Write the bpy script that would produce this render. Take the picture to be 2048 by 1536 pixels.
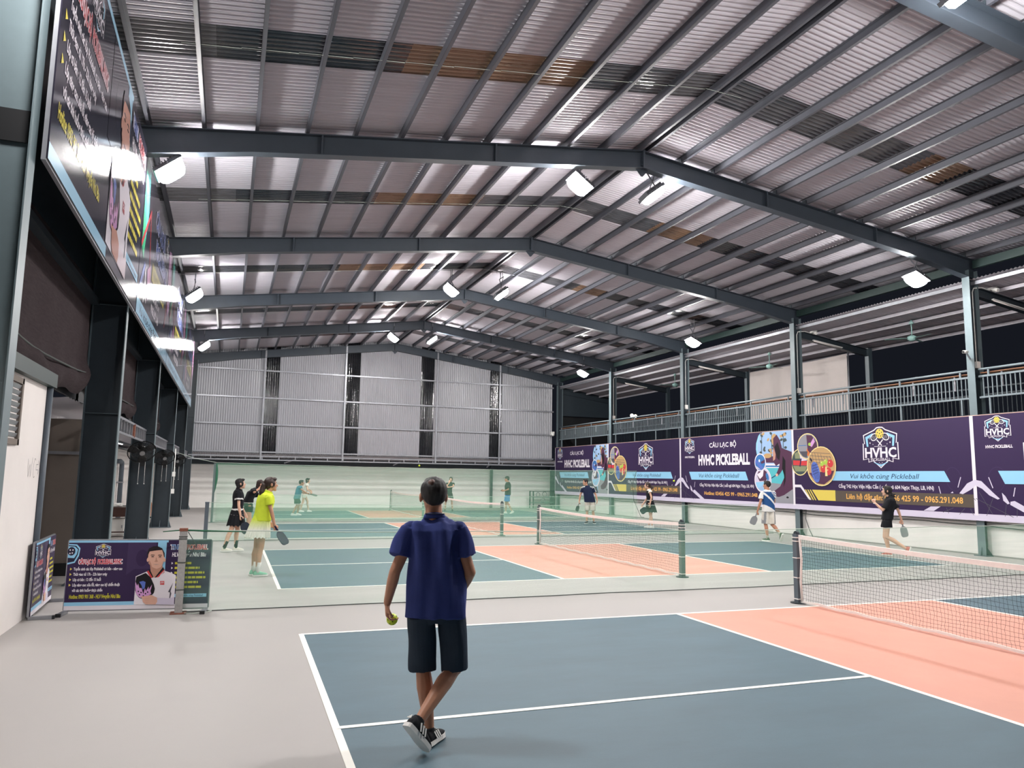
import bpy, bmesh, math, random
from mathutils import Vector, Matrix, noise
random.seed(7)
SC = bpy.context.scene
COL = SC.collection
for o in list(bpy.data.objects): bpy.data.objects.remove(o)
PI = math.pi
V = Vector

# ---------------------------------------------------------------- camera
cam_d = bpy.data.cameras.new('camera'); cam = bpy.data.objects.new('camera', cam_d); COL.objects.link(cam)
CAMP = V((-0.8035, -8.3482, 1.6759)); PITCH, YAW, ROLL = .1245, .3586, .0153
fw = V((math.sin(YAW)*math.cos(PITCH), math.cos(YAW)*math.cos(PITCH), math.sin(PITCH)))
rt0 = V((math.cos(YAW), -math.sin(YAW), 0)); up0 = rt0.cross(fw)
rt = rt0*math.cos(ROLL) + up0*math.sin(ROLL); up = -rt0*math.sin(ROLL) + up0*math.cos(ROLL)
M = Matrix((rt, up, -fw)).transposed().to_4x4(); M.translation = CAMP
cam.matrix_world = M
cam_d.sensor_fit = 'HORIZONTAL'; cam_d.sensor_width = 36.0; cam_d.lens = 36.0*1493.977/2048
cam_d.clip_start = .05; cam_d.clip_end = 300
SC.camera = cam

# ---------------------------------------------------------------- world (night) and exposure
w = bpy.data.worlds.new('night_sky'); SC.world = w; w.use_nodes = True
w.node_tree.nodes['Background'].inputs[0].default_value = (.008, .0092, .0135, 1)
w.node_tree.nodes['Background'].inputs[1].default_value = 1.0
SC.view_settings.view_transform = 'Standard'; SC.view_settings.look = 'None'
SC.view_settings.gamma = 1; SC.view_settings.use_curve_mapping = False
SC.view_settings.exposure = 0.0
LAMP_STRENGTH = 490.0      # emission of the flood light lenses (side room tubes are added apart)
LAMP_COL = (1.0, .965, .94, 1)

# ---------------------------------------------------------------- materials
def srgb(r, g, b):
    f = lambda c: (c/255/12.92) if c/255 <= .04045 else ((c/255+.055)/1.055)**2.4
    return (f(r), f(g), f(b), 1)
MATS = {}
def mat(name, col, rough=.6, metal=0, spec=.5, var=0, vscale=6, bump=0, bscale=60, coat=0, stretch=None, rvar=0):
    m = bpy.data.materials.new(name); m.use_nodes = True
    nt = m.node_tree; b = nt.nodes['Principled BSDF']
    b.inputs['Base Color'].default_value = col; b.inputs['Roughness'].default_value = rough
    b.inputs['Metallic'].default_value = metal; b.inputs['Specular IOR Level'].default_value = spec
    b.inputs['Coat Weight'].default_value = coat; b.inputs['Coat Roughness'].default_value = .12
    if var or bump or rvar:
        tc = nt.nodes.new('ShaderNodeTexCoord'); mp = nt.nodes.new('ShaderNodeMapping')
        nt.links.new(tc.outputs['Object'], mp.inputs[0])
        if stretch: mp.inputs['Scale'].default_value = stretch
    if var or rvar:
        n = nt.nodes.new('ShaderNodeTexNoise'); n.inputs['Scale'].default_value = vscale; n.inputs['Detail'].default_value = 6
        n.inputs['Roughness'].default_value = .65
        nt.links.new(mp.outputs[0], n.inputs['Vector'])
        r = nt.nodes.new('ShaderNodeMapRange'); r.inputs[1].default_value = .3; r.inputs[2].default_value = .7
        r.inputs[3].default_value = 1-var; r.inputs[4].default_value = 1+var
        nt.links.new(n.outputs['Fac'], r.inputs[0])
        mx = nt.nodes.new('ShaderNodeMix'); mx.data_type = 'RGBA'; mx.blend_type = 'MULTIPLY'; mx.inputs[0].default_value = 1
        mx.inputs[6].default_value = col
        nt.links.new(r.outputs[0], mx.inputs[7]); nt.links.new(mx.outputs[2], b.inputs['Base Color'])
        if rvar:
            r2 = nt.nodes.new('ShaderNodeMapRange'); r2.inputs[1].default_value = .3; r2.inputs[2].default_value = .7
            r2.inputs[3].default_value = max(.02, rough-rvar); r2.inputs[4].default_value = rough+rvar
            nt.links.new(n.outputs['Fac'], r2.inputs[0]); nt.links.new(r2.outputs[0], b.inputs['Roughness'])
    if bump:
        n2 = nt.nodes.new('ShaderNodeTexNoise'); n2.inputs['Scale'].default_value = bscale; n2.inputs['Detail'].default_value = 4
        nt.links.new(mp.outputs[0], n2.inputs['Vector'])
        bp = nt.nodes.new('ShaderNodeBump'); bp.inputs['Strength'].default_value = bump; bp.inputs['Distance'].default_value = .01
        nt.links.new(n2.outputs['Fac'], bp.inputs['Height']); nt.links.new(bp.outputs[0], b.inputs['Normal'])
    MATS[name] = m
    return m
def emat(name, col, s):
    m = bpy.data.materials.new(name); m.use_nodes = True; nt = m.node_tree
    nt.nodes.remove(nt.nodes['Principled BSDF'])
    e = nt.nodes.new('ShaderNodeEmission'); e.inputs[0].default_value = col; e.inputs[1].default_value = s
    nt.links.new(e.outputs[0], nt.nodes['Material Output'].inputs[0]); MATS[name] = m; return m
def netmat(name, col, alpha, var=.08):
    """fine woven netting: partly see-through, lit cloth in the gaps between; streaky folds along its length"""
    m = bpy.data.materials.new(name); m.use_nodes = True; nt = m.node_tree
    nt.nodes.remove(nt.nodes['Principled BSDF'])
    d = nt.nodes.new('ShaderNodeBsdfDiffuse'); d.inputs[0].default_value = col
    t = nt.nodes.new('ShaderNodeBsdfTranslucent'); t.inputs[0].default_value = col
    a = nt.nodes.new('ShaderNodeMixShader'); a.inputs[0].default_value = .4
    nt.links.new(d.outputs[0], a.inputs[1]); nt.links.new(t.outputs[0], a.inputs[2])
    tr = nt.nodes.new('ShaderNodeBsdfTransparent'); mx = nt.nodes.new('ShaderNodeMixShader')
    tc = nt.nodes.new('ShaderNodeTexCoord'); mp = nt.nodes.new('ShaderNodeMapping'); mp.inputs['Scale'].default_value = (.35, 1, 9)
    n = nt.nodes.new('ShaderNodeTexNoise'); n.inputs['Scale'].default_value = 1.3; n.inputs['Detail'].default_value = 5
    nt.links.new(tc.outputs['Object'], mp.inputs[0]); nt.links.new(mp.outputs[0], n.inputs['Vector'])
    r = nt.nodes.new('ShaderNodeMapRange'); r.inputs[1].default_value = .35; r.inputs[2].default_value = .7
    r.inputs[3].default_value = alpha-var; r.inputs[4].default_value = alpha+var
    nt.links.new(n.outputs['Fac'], r.inputs[0]); nt.links.new(r.outputs[0], mx.inputs[0])
    nt.links.new(tr.outputs[0], mx.inputs[1]); nt.links.new(a.outputs[0], mx.inputs[2])
    nt.links.new(mx.outputs[0], nt.nodes['Material Output'].inputs[0]); MATS[name] = m; return m

mat('concrete', srgb(157,153,150), .62, var=.06, vscale=.9, bump=.06, bscale=120, rvar=.08)
mat('court_blue', srgb(65,91,103), .62, var=.10, vscale=1.6, bump=.08, bscale=140, stretch=(.6,1.6,1))
mat('court_orange', srgb(204,143,125), .62, var=.04, vscale=1.5, bump=.08, bscale=140)
mat('line_white', srgb(238,236,228), .55, var=.02, vscale=9)
mat('steel_lit', srgb(104,119,124), .45, var=.06, vscale=4)  # lit copy of the steel paint, for the brighter column faces
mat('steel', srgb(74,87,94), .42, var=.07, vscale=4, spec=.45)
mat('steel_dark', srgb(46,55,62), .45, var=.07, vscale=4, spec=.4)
mat('steel_green', srgb(30,50,48), .5, var=.08, vscale=4)
mat('galv', srgb(150,152,158), .38, metal=.55, var=.1, vscale=5)
mat('roof_white', srgb(184,182,190), .5, var=.05, vscale=2.5, stretch=(.25,3,1), spec=.4)
mat('wall_sheet', srgb(158,159,165), .33, var=.05, vscale=3, stretch=(3,1,.3), spec=.6)
mat('skylight_grey', srgb(84,85,90), .2, spec=.8, var=.35, vscale=3, stretch=(.5,4,1), rvar=.08)
mat('skylight_dark', srgb(52,53,58), .14, spec=.8, var=.4, vscale=3, stretch=(.5,4,1), rvar=.08)
mat('skylight_amber', srgb(132,108,88), .3, spec=.5, var=.25, vscale=2.5, stretch=(.5,4,1), rvar=.08)
mat('skylight_night', srgb(20,22,26), .12, spec=.9, var=.4, vscale=6, bump=.5, bscale=9, rvar=.06)
mat('rafter_paint', srgb(56,64,73), .45, var=.06, vscale=4, spec=.4)
mat('purlin_grey', srgb(78,80,88), .45, var=.06, vscale=5)
mat('rail_grey', srgb(116,128,134), .45, var=.06, vscale=5)
mat('white_wall', srgb(247,244,240), .75, var=.03, vscale=1.2, bump=.05, bscale=30)
mat('white_wall2', srgb(238,232,228), .8, var=.04, vscale=1.0, bump=.05, bscale=30)
mat('board_brown', srgb(122,112,104), .8, var=.08, vscale=1.5)
mat('shade_cloth', srgb(58,50,52), .95, var=.2, vscale=14, bump=.5, bscale=90, spec=.1, stretch=(1,.4,3))
mat('black', srgb(24,25,28), .5)
mat('black_gloss', srgb(20,21,24), .25)
mat('rust', srgb(128,78,62), .85, var=.3, vscale=20)
mat('post_grey', srgb(160,158,156), .7, var=.16, vscale=14, bump=.3, bscale=50)
mat('post_green', srgb(92,110,108), .5, var=.08, vscale=8)
mat('post_blue', srgb(88,98,108), .45, var=.06, vscale=8)
mat('wood_dark', srgb(62,34,28), .45, var=.2, vscale=6, stretch=(1,6,1))
mat('wood_rail', srgb(176,124,92), .55, var=.15, vscale=6)
mat('white_plastic', srgb(232,232,228), .4)
mat('grey_plastic', srgb(128,128,130), .5)
mat('mint', srgb(150,190,184), .45)
mat('net_black', srgb(30,32,34), .8)
mat('net_tape', srgb(246,238,234), .75, var=.04, vscale=20)
mat('rope', srgb(190,200,190), .8)
mat('rope_green', srgb(40,96,70), .9, var=.2, vscale=30)
mat('rope_dark', srgb(70,76,74), .8)
netmat('netting_green', (.42,.84,.58,1), .15, .05)
netmat('netting_tall', (.40,.80,.56,1), .20, .05)
mat('netting_fold', srgb(52,104,80), .9, var=.2, vscale=25)
emat('lamp_lens', LAMP_COL, LAMP_STRENGTH)
mat('screen_cloth', srgb(196,188,184), .85, var=.04, vscale=2)
emat('fill_tube_glow', (1,.97,.93,1), 38)  # added fill glow for the side room
emat('far_lamp', (1,.9,.7,1), 6)
# printed vinyl colours
def vinyl(name, c, rough=.4, spec=.25): return mat('vinyl_'+name, c, rough, spec=spec)
for n, c in dict(purple=(52,36,74), purple2=(63,47,84), plum=(86,52,78), navy=(36,34,58), white=(236,230,238), lilac=(214,206,226), sky=(150,206,238), skyline=(158,190,226),
        yellow=(226,204,96), cream=(240,222,158), brown=(92,82,74), orange=(236,180,98), red=(208,66,70), coral=(214,176,164), dkblue=(28,58,104), blue=(62,120,182), ballblue=(92,116,196),
        teal=(92,190,200), teal2=(130,214,214), green=(96,140,60), lime=(172,206,84), treegreen=(70,82,84), tan=(196,160,110), grass=(140,146,112), skin=(226,178,158), skin2=(198,148,128),
        hair=(36,28,34), grey=(150,150,158), dgrey=(84,82,92), orange2=(226,126,62), pink=(214,160,214), purpleflame=(150,110,180), gold=(204,196,60), title=(206,76,90), black=(22,20,26), greentop=(60,150,130)).items():
    vinyl(n, srgb(*c))
for n, c in dict(dark=(40,38,48), yellow=(196,184,86), white=(210,204,212), coral=(176,92,96), sky=(150,190,214), skin=(188,142,128), pink=(186,140,180), navy=(40,34,54), blue=(92,110,170), teal=(84,170,170), red=(160,60,66), jersey=(214,200,206), hair=(40,32,36), green=(60,150,110)).items():
    mat('gloss_'+n, srgb(*c), .11, spec=.6, bump=.05, bscale=1.2)

# ---------------------------------------------------------------- mesh builder
class MB:
    def __init__(s): s.v = []; s.f = []; s.m = []; s.sm = []
    def add(s, vs, fs, m=0, smooth=False):
        k = len(s.v); s.v += [V(p) for p in vs]
        for f in fs: s.f.append([i+k for i in f]); s.m.append(m); s.sm.append(smooth)
        return s
    def box(s, x0, x1, y0, y1, z0, z1, m=0):
        vs = [(x, y, z) for z in (z0, z1) for y in (y0, y1) for x in (x0, x1)]
        return s.add(vs, [(0,2,3,1),(4,5,7,6),(0,1,5,4),(2,6,7,3),(0,4,6,2),(1,3,7,5)], m)
    def obox(s, c, ax, ay, az, m=0):
        c, ax, ay, az = V(c), V(ax), V(ay), V(az)
        vs = [c+ax*i+ay*j+az*k for k in (-1,1) for j in (-1,1) for i in (-1,1)]
        return s.add(vs, [(0,2,3,1),(4,5,7,6),(0,1,5,4),(2,6,7,3),(0,4,6,2),(1,3,7,5)], m)
    def bar(s, a, b, w, h, upv=(0,0,1), m=0):
        a, b = V(a), V(b); d = (b-a); L = d.length; d.normalize()
        r = d.cross(V(upv));
        if r.length < 1e-4: r = d.cross(V((1,0,0)))
        r.normalize(); u = r.cross(d)
        return s.obox((a+b)/2, d*L/2, r*w/2, u*h/2, m)
    def prism(s, pts, off, m=0):
        """polygon pts (3d) extruded by vector off"""
        n = len(pts); off = V(off); vs = [V(p) for p in pts]+[V(p)+off for p in pts]
        fs = [tuple(range(n-1,-1,-1)), tuple(range(n, 2*n))]+[(i,(i+1)%n,(i+1)%n+n,i+n) for i in range(n)]
        return s.add(vs, fs, m)
    def tube(s, pts, r, n=6, m=0, smooth=True, caps=True):
        pts = [V(p) for p in pts]; rs = r if isinstance(r, (list, tuple)) else [r]*len(pts)
        vs = []; prev = None
        for i, p in enumerate(pts):
            d = (pts[min(i+1, len(pts)-1)]-pts[max(i-1, 0)]).normalized()
            if prev is None:
                a = d.cross(V((0,0,1)))
                if a.length < 1e-3: a = d.cross(V((1,0,0)))
            else: a = prev-d*prev.dot(d)
            a.normalize(); prev = a; b = d.cross(a)
            for k in range(n):
                t = 2*PI*k/n; vs.append(p+(a*math.cos(t)+b*math.sin(t))*rs[i])
        fs = [(i*n+k, i*n+(k+1)%n, (i+1)*n+(k+1)%n, (i+1)*n+k) for i in range(len(pts)-1) for k in range(n)]
        s.add(vs, fs, m, smooth)
        if caps: k = len(s.v)-len(vs); s.f += [[k+i for i in range(n-1,-1,-1)], [k+(len(pts)-1)*n+i for i in range(n)]]; s.m += [m,m]; s.sm += [False,False]
        return s
    def loft(s, secs, n=16, m=0, smooth=True):
        """secs: (centre, half-axis a, half-axis b[, power])"""
        vs = []
        for c in secs:
            o, a, b = V(c[0]), V(c[1]), V(c[2]); pw = c[3] if len(c) > 3 else 1.0
            for k in range(n):
                t = 2*PI*k/n; ct, st = math.cos(t), math.sin(t)
                vs.append(o+a*math.copysign(abs(ct)**pw, ct)+b*math.copysign(abs(st)**pw, st))
        N = len(secs)
        s.add(vs, [(i*n+k, i*n+(k+1)%n, (i+1)*n+(k+1)%n, (i+1)*n+k) for i in range(N-1) for k in range(n)], m, smooth)
        k = len(s.v)-len(vs); s.f += [[k+i for i in range(n-1,-1,-1)], [k+(N-1)*n+i for i in range(n)]]; s.m += [m,m]; s.sm += [False,False]
        return s
    def ell(s, c, a, b, d, nu=12, nv=8, m=0):
        c, a, b, d = V(c), V(a), V(b), V(d); vs = [c-d]
        for j in range(1, nv):
            p = -PI/2+PI*j/nv
            for k in range(nu):
                t = 2*PI*k/nu; vs.append(c+(a*math.cos(t)+b*math.sin(t))*math.cos(p)+d*math.sin(p))
        vs.append(c+d); L = len(vs)-1; fs = []
        for k in range(nu): fs.append((0, 1+(k+1)%nu, 1+k)); fs.append((L, L-nu+k, L-nu+(k+1)%nu))
        for j in range(nv-2):
            for k in range(nu): fs.append((1+j*nu+k, 1+j*nu+(k+1)%nu, 1+(j+1)*nu+(k+1)%nu, 1+(j+1)*nu+k))
        return s.add(vs, fs, m, True)
    def sph(s, c, r, nu=12, nv=8, m=0): return s.ell(c, (r,0,0), (0,r,0), (0,0,r), nu, nv, m)
    def cap(s, a, b, ra, rb, n=10, m=0):
        """tapered capsule"""
        a, b = V(a), V(b); d = (b-a).normalized(); pts = []; rs = []
        for t in (-1, -.7, -.35): pts.append(a+d*ra*t); rs.append(max(ra*math.sqrt(max(0, 1-t*t)), ra*.12))
        pts.append(a); rs.append(ra); pts.append(b); rs.append(rb)
        for t in (.35, .7, 1): pts.append(b+d*rb*t); rs.append(max(rb*math.sqrt(max(0, 1-t*t)), rb*.12))
        return s.tube(pts, rs, n, m)
    def corr(s, o, du, nu_, dv, amp, nrm, per, m=0, sub=6):
        """corrugated sheet: corner o, dv = direction of the ribs (full length), du = unit dir across, nu_ = width across"""
        o, du, dv, nrm = V(o), V(du), V(dv), V(nrm); k = max(2, int(nu_/per*sub)); vs = []
        for i in range(k+1):
            u = nu_*i/k; h = amp*math.sin(2*PI*u/per); h = max(-amp*.75, min(amp*.75, h))
            p = o+du*u+nrm*h; vs += [p, p+dv]
        return s.add(vs, [(2*i, 2*i+1, 2*i+3, 2*i+2) for i in range(k)], m, False)
    def build(s, name, mats, parent=None, smooth=None, local=False, kind=None):
        off = V((0,0,0)); p = parent
        if not local:
            while p is not None: off += V(p.location); p = p.parent
        me = bpy.data.meshes.new(name); me.from_pydata([p-off for p in s.v], [], s.f)
        for x in (mats if isinstance(mats, (list, tuple)) else [mats]): me.materials.append(MATS[x])
        me.polygons.foreach_set('material_index', s.m)
        me.polygons.foreach_set('use_smooth', s.sm if smooth is None else [smooth]*len(s.f))
        me.update()
        o = bpy.data.objects.new(name, me); COL.objects.link(o)
        if parent is not None: o.parent = parent
        if kind: o['kind'] = kind
        return o
def tag(o, label=None, cat=None, group=None, kind=None):
    if label: o['label'] = label
    if cat: o['category'] = cat
    if group: o['group'] = group
    if kind: o['kind'] = kind
    return o
def empty(name, loc, label=None, cat=None, group=None, rz=0, kind=None):
    o = bpy.data.objects.new(name, None); COL.objects.link(o); o.location = loc; o.rotation_euler = (0,0,rz)
    o.empty_display_size = .1
    return tag(o, label, cat, group, kind)
def copy_tree(o, parent=None, loc=None):
    c = o.copy(); COL.objects.link(c)
    if parent is not None: c.parent = parent
    if loc is not None: c.location = loc
    for ch in o.children: copy_tree(ch, c)
    return c
def dup_part(o, parent, loc):
    c = o.copy(); COL.objects.link(c); c.parent = parent; c.location = loc; return c
# ================================================================ SETTING
FR = [-7.8, -1.6, 4.6, 10.75, 17.1, 23.15, 29.3]      # portal frames along the hall
XL0, XL1, XR0, XR1, XA = -2.92, -2.43, 16.0, 16.3, 6.85
SL = .129
def ztop(x): return 8.42-SL*abs(x-XA)                 # top of the rafters

# ---- floor with painted courts
floor = MB().box(-9, 24, -14, 34, -.12, 0).build('floor', 'concrete'); floor['kind'] = 'structure'
COURTS = [((1.0017,-.0111),(.0152,1.0162),(.0123,.0397),-6.1), ((.9987,-.0039),(.0028,.9779),(-.0076,3.3509),0),
          ((1.0141,.0281),(-.0033,.982),(-.1142,12.3916),0), ((1.0023,.0398),(.0082,1.0131),(-.0807,21.5181),0)]
def cpt(k, a, b, z):
    A, B, C0, o = COURTS[k]; b += o
    return V((A[0]*a+B[0]*b+C0[0], A[1]*a+B[1]*b+C0[1], z))
def slab(k, a0, a1, b0, b1, z, name, mt):
    m = MB(); m.prism([cpt(k,a0,b0,.0008), cpt(k,a1,b0,.0008), cpt(k,a1,b1,.0008), cpt(k,a0,b1,.0008)], (0,0,z)); return m.build(name, mt, floor)
LW = .052
for k in range(4):
    for a0, a1, n, mt in ((0,4.57,'service_court','court_blue'), (4.57,8.84,'kitchen_zone','court_orange'), (8.84,13.41,'service_court','court_blue')):
        slab(k, a0, a1, 0, 6.1, .0012, n, mt)
    h = LW/2
    for i_, (a0, a1, b0, b1) in enumerate(((-h,h,-h,6.1+h), (13.41-h,13.41+h,-h,6.1+h), (4.57-h,4.57+h,0,6.1), (8.84-h,8.84+h,0,6.1),
                           (0,13.41,-h,h), (0,13.41,6.1-h,6.1+h), (0,4.57,3.05-h,3.05+h), (8.84,13.41,3.05-h,3.05+h))):
        slab(k, a0, a1, b0, b1, .0026+.0003*i_, 'court_line', 'line_white')

# ---- roof: rafters, purlins, corrugated sheets, skylight strips
ceiling = empty('ceiling', (XA, 10, 8.4), kind='structure')
for y in FR:
    m = MB(); d = .36
    for sg in (-1, 1):
        xe = XL0 if sg < 0 else XR1
        P = lambda x, dz: V((x, y, ztop(x)+dz))
        hx = xe-sg*2.2
        m.prism([P(XA,-d)+V((0,-.005,0)), P(hx,-d)+V((0,-.005,0)), P(xe,-d-.12)+V((0,-.005,0)), P(xe,0)+V((0,-.005,0)), P(XA,0)+V((0,-.005,0))], (0,.01,0))
        for dz0, dz1, dd in ((0, 0, 0), (-d, -d-.12, 1)):
            pts = [(XA, dz0), (hx, dz0), (xe, dz1)]
            for (xa, za), (xb, zb) in zip(pts, pts[1:]):
                a, b = P(xa, za), P(xb, zb); m.bar(a, b, .2, .014)
        for t in (.33, .66):                                   # splice plates
            x = XA+(xe-XA)*t; m.box(x-.015, x+.015, y-.09, y+.09, ztop(x)-d, ztop(x))
    m.box(XA-.02, XA+.02, y-.11, y+.11, ztop(XA)-d-.02, ztop(XA)+.02)
    m.prism([V((XA-.16,y-.006,ztop(XA)-d)), V((XA+.16,y-.006,ztop(XA)-d)), V((XA+.02,y-.006,ztop(XA)-d-.16)), V((XA-.02,y-.006,ztop(XA)-d-.16))], (0,.012,0))
    for k in range(4): m.tube([(XA-.03,y-.05,ztop(XA)-.05-.08*k), (XA+.03,y-.05,ztop(XA)-.05-.08*k)], .014, 6)
    m.build('rafter', 'rafter_paint', ceiling)
PUR = [XA-.09-.83*i for i in range(12)]+[XA+.12+.82*i for i in range(12)]
for x in PUR:
    z = ztop(x)+.008; m = MB(); s = -1 if x < XA else 1
    m.box(x-.003, x+.003, -9, 29.4, z, z+.15); m.box(min(x, x-s*.055), max(x, x-s*.055), -9, 29.4, z, z+.005); m.box(min(x, x-s*.055), max(x, x-s*.055), -9, 29.4, z+.145, z+.15)
    m.build('purlin', 'purlin_grey', ceiling)
    m = MB()
    for y in FR: m.box(x-s*.012-.006, x-s*.012+.006, y-.06, y+.06, z-.005, z+.12)
    m.build('purlin_cleat', 'steel_dark', ceiling)
PER = .105
STRIPS = [(-4.55,-3.65), (1.62,2.52), (7.72,8.6), (13.9,14.75), (20.0,20.85), (26.0,26.85)]
XEL, XER = -3.3, 16.75
def roofz(x): return ztop(x)+.175
def sheet(x0, x1, y0, y1, name, mt, dz=0):
    o = V((x0, y0, roofz(x0)+dz)); e = V((x1, y0, roofz(x1)+dz)); nr = V((0,0,1))
    return MB().corr(o, (0,1,0), y1-y0, e-o, .02, nr, PER).build(name, mt, ceiling)
TINT = {('L',1): [('skylight_grey',-3.3,-1.3),('skylight_dark',-1.3,1.35),('skylight_amber',1.35,4.4),('skylight_grey',4.4,6.85)],
        ('L',2): [('skylight_grey',-3.3,-1.0),('skylight_dark',-1.0,2.0),('skylight_amber',2.0,4.5),('skylight_grey',4.5,6.85)],
        ('L',3): [('skylight_dark',-3.3,2.0),('skylight_amber',2.0,4.6),('skylight_dark',4.6,6.85)],
        ('R',1): [('skylight_grey',6.85,9.6),('skylight_grey',9.6,11.6),('skylight_amber',11.6,12.6),('skylight_dark',12.6,16.75)],
        ('R',2): [('skylight_grey',6.85,9.3),('skylight_amber',9.3,10.9),('skylight_dark',10.9,16.75)],
        ('R',3): [('skylight_grey',6.85,10),('skylight_amber',10,11),('skylight_dark',11,16.75)]}
edges = [-9]
for a, b in STRIPS: edges += [a, b]
edges.append(29.42)
for side, xa, xb in (('L', XEL, XA), ('R', XA, XER)):
    for i in range(0, len(edges), 2):
        sheet(xa, xb, edges[i]-.02, edges[i+1]+.02, 'roof_sheet', 'roof_white')
    for k, (a, b) in enumerate(STRIPS):
        for mt, x0, x1 in TINT.get((side, k), [('skylight_grey', xa, (xa+xb)/2), ('skylight_dark', (xa+xb)/2, xb)]):
            sheet(x0, x1, a, b, 'skylight_sheet', mt, .012)
MB().prism([V((XA-.25,-9,roofz(XA)-.005)), V((XA,-9,roofz(XA)+.04)), V((XA+.25,-9,roofz(XA)-.005)), V((XA,-9,roofz(XA)+.05))], (0,38.4,0)).build('ridge_cap', 'roof_white', ceiling)
# tie wires slung under the skylight strips
for a, b in STRIPS[1:5]:
    m = MB()
    for i in range(12):
        x0 = XL0+1.2+i*.75; m.tube([(x0, a+.28, ztop(x0)+.02), (x0+.75, a+.3, ztop(x0+.75)+.02)], .004, 4)
    m.build('tie_wire', 'rope', ceiling)
# eave beams
for x, s in ((XR1-.12, 1), (XL0+.1, -1)):
    m = MB()
    for a, b in zip(FR, FR[1:]): m.box(x-.05, x+.05, a+.1, b-.1, 6.98, 7.18)
    m.build('eave_beam', 'steel_green', ceiling)

# ---- columns (each one a thing)
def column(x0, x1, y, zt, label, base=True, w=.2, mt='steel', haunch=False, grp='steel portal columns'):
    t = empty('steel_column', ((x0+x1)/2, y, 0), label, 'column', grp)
    near = y < 0 and x0 < 0; ft = 'steel_lit' if (near or x0 > 0) else mt  # lit faces get the lighter copy, unlit webs the dark one
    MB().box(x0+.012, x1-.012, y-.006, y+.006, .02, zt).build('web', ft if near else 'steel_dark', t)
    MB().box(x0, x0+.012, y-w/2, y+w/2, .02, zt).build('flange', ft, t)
    MB().box(x1-.012, x1, y-w/2, y+w/2, .02, zt).build('flange', ft if x0 > 0 else 'steel_lit', t)
    MB().box(x0-.07, x1+.07, y-w/2-.06, y+w/2+.06, 0, .02).build('base_plate', mt, t)
    m = MB()
    for s in (-1, 1):
        m.prism([V(((x0+x1)/2-.005, y+s*.006, .02)), V(((x0+x1)/2-.005, y+s*(w/2+.05), .02)), V(((x0+x1)/2-.005, y+s*.006, .22))], (.01,0,0))
    for xx, s in ((x0, -1), (x1, 1)):
        m.prism([V((xx, y-.005, .02)), V((xx+s*.065, y-.005, .02)), V((xx, y-.005, .22))], (0,.01,0))
    m.build('gusset', mt, t)
    m = MB()
    if y < 0 and x0 < 0: m.box(x0+.012, x1-.012, y-.02, y-.006, 4.28, 4.55); m.build('dark_band', 'black', t)  # thin black band across the near web
    else:
        for z in (2.55, 4.25): m.box(x0+.012, x1-.012, y-.055, y+.055, z, z+.012)
        m.build('stiffener', mt, t)
    return t
NL = ['cut by the left edge of the frame', 'beside the brown partition behind the low coach banner', 'carrying the nearest wall fan, beside the desk',
      'on the left with the middle fan and a white conduit', 'on the left carrying the farthest wall fan', 'in the far left corner by the white back wall']
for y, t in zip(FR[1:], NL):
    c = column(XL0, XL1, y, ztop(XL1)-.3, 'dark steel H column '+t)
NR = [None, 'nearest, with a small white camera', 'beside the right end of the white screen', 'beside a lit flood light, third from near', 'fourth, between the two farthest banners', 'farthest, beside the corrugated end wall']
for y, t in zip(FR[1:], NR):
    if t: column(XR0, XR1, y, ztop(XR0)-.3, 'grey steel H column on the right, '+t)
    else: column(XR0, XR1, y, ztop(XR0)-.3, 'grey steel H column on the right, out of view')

# ---- end wall
wall_back = empty('wall_back', (6.8, 29.4, 0), kind='structure')
def gable(x0, x1, z0, name, mt, dy=0):
    m = MB(); n = max(2, int((x1-x0)/PER*6)); vs = []
    for i in range(n+1):
        x = x0+(x1-x0)*i/n; h = .018*max(-.75, min(.75, math.sin(2*PI*x/PER)))
        vs += [V((x, 29.42+h+dy, z0)), V((x, 29.42+h+dy, ztop(x)+.16))]
    m.add(vs, [(2*i,2*i+1,2*i+3,2*i+2) for i in range(n)]); return m.build(name, mt, wall_back)
GS = [(.62,1.26), (4.48,5.16), (8.3,9.0), (12.1,12.76)]
xs = [-2.75]
for a, b in GS: xs += [a, b]
xs.append(15.75)
for i in range(0, 10, 2): gable(xs[i], xs[i+1], 2.62, 'wall_sheet', 'wall_sheet')
for a, b in GS: gable(a-.03, b+.03, 2.62, 'skylight_sheet', 'skylight_night', .012)
for z, x0, x1 in ((2.7,-2.4,15.8), (4.02,-2.4,15.8), (5.3,-2.4,15.8), (6.62,-2.4,15.8)):
    MB().box(x0, x1, 29.33, 29.38, z-.035, z+.035).build('girt', 'galv', wall_back)
for x in (.58, 4.42, 9.14, 12.62): MB().box(x-.04, x+.04, 29.25, 29.33, 2.36, ztop(x)).build('wind_post', 'galv', wall_back)
for z in (2.5, 2.33): MB().box(-2.6, 16, 29.28, 29.34, z-.03, z+.03).build('truss_chord', 'galv', wall_back)
for i in range(25): MB().box(-2.4+i*.76, -2.36+i*.76, 29.29, 29.33, 2.33, 2.5).build('truss_strut', 'galv', wall_back)
for x in (1.7, 7.0, 12.0): MB().tube([(x+.6,30.5,2.42), (x,29.4,2.2)], .03, 6).build('brace', 'galv', wall_back)
MB().corr((-4.6, 29.45, 2.62), (1,0,0), 21.2, V((0,2.2,-.22)), .014, (0,0,1), PER, sub=4).build('canopy_sheet', 'roof_white', wall_back)
MB().box(-4.6, 16.4, 31.15, 31.22, 2.1, 2.42).build('canopy_beam', 'steel_dark', wall_back)
MB().box(-4.6, 16.45, 31.25, 31.4, 0, 2.22).build('masonry_wall', 'white_wall', wall_back)
MB().box(12.75, 12.88, 30.95, 31.08, 0, 2.3).build('canopy_post', 'steel_dark', wall_back)

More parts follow.
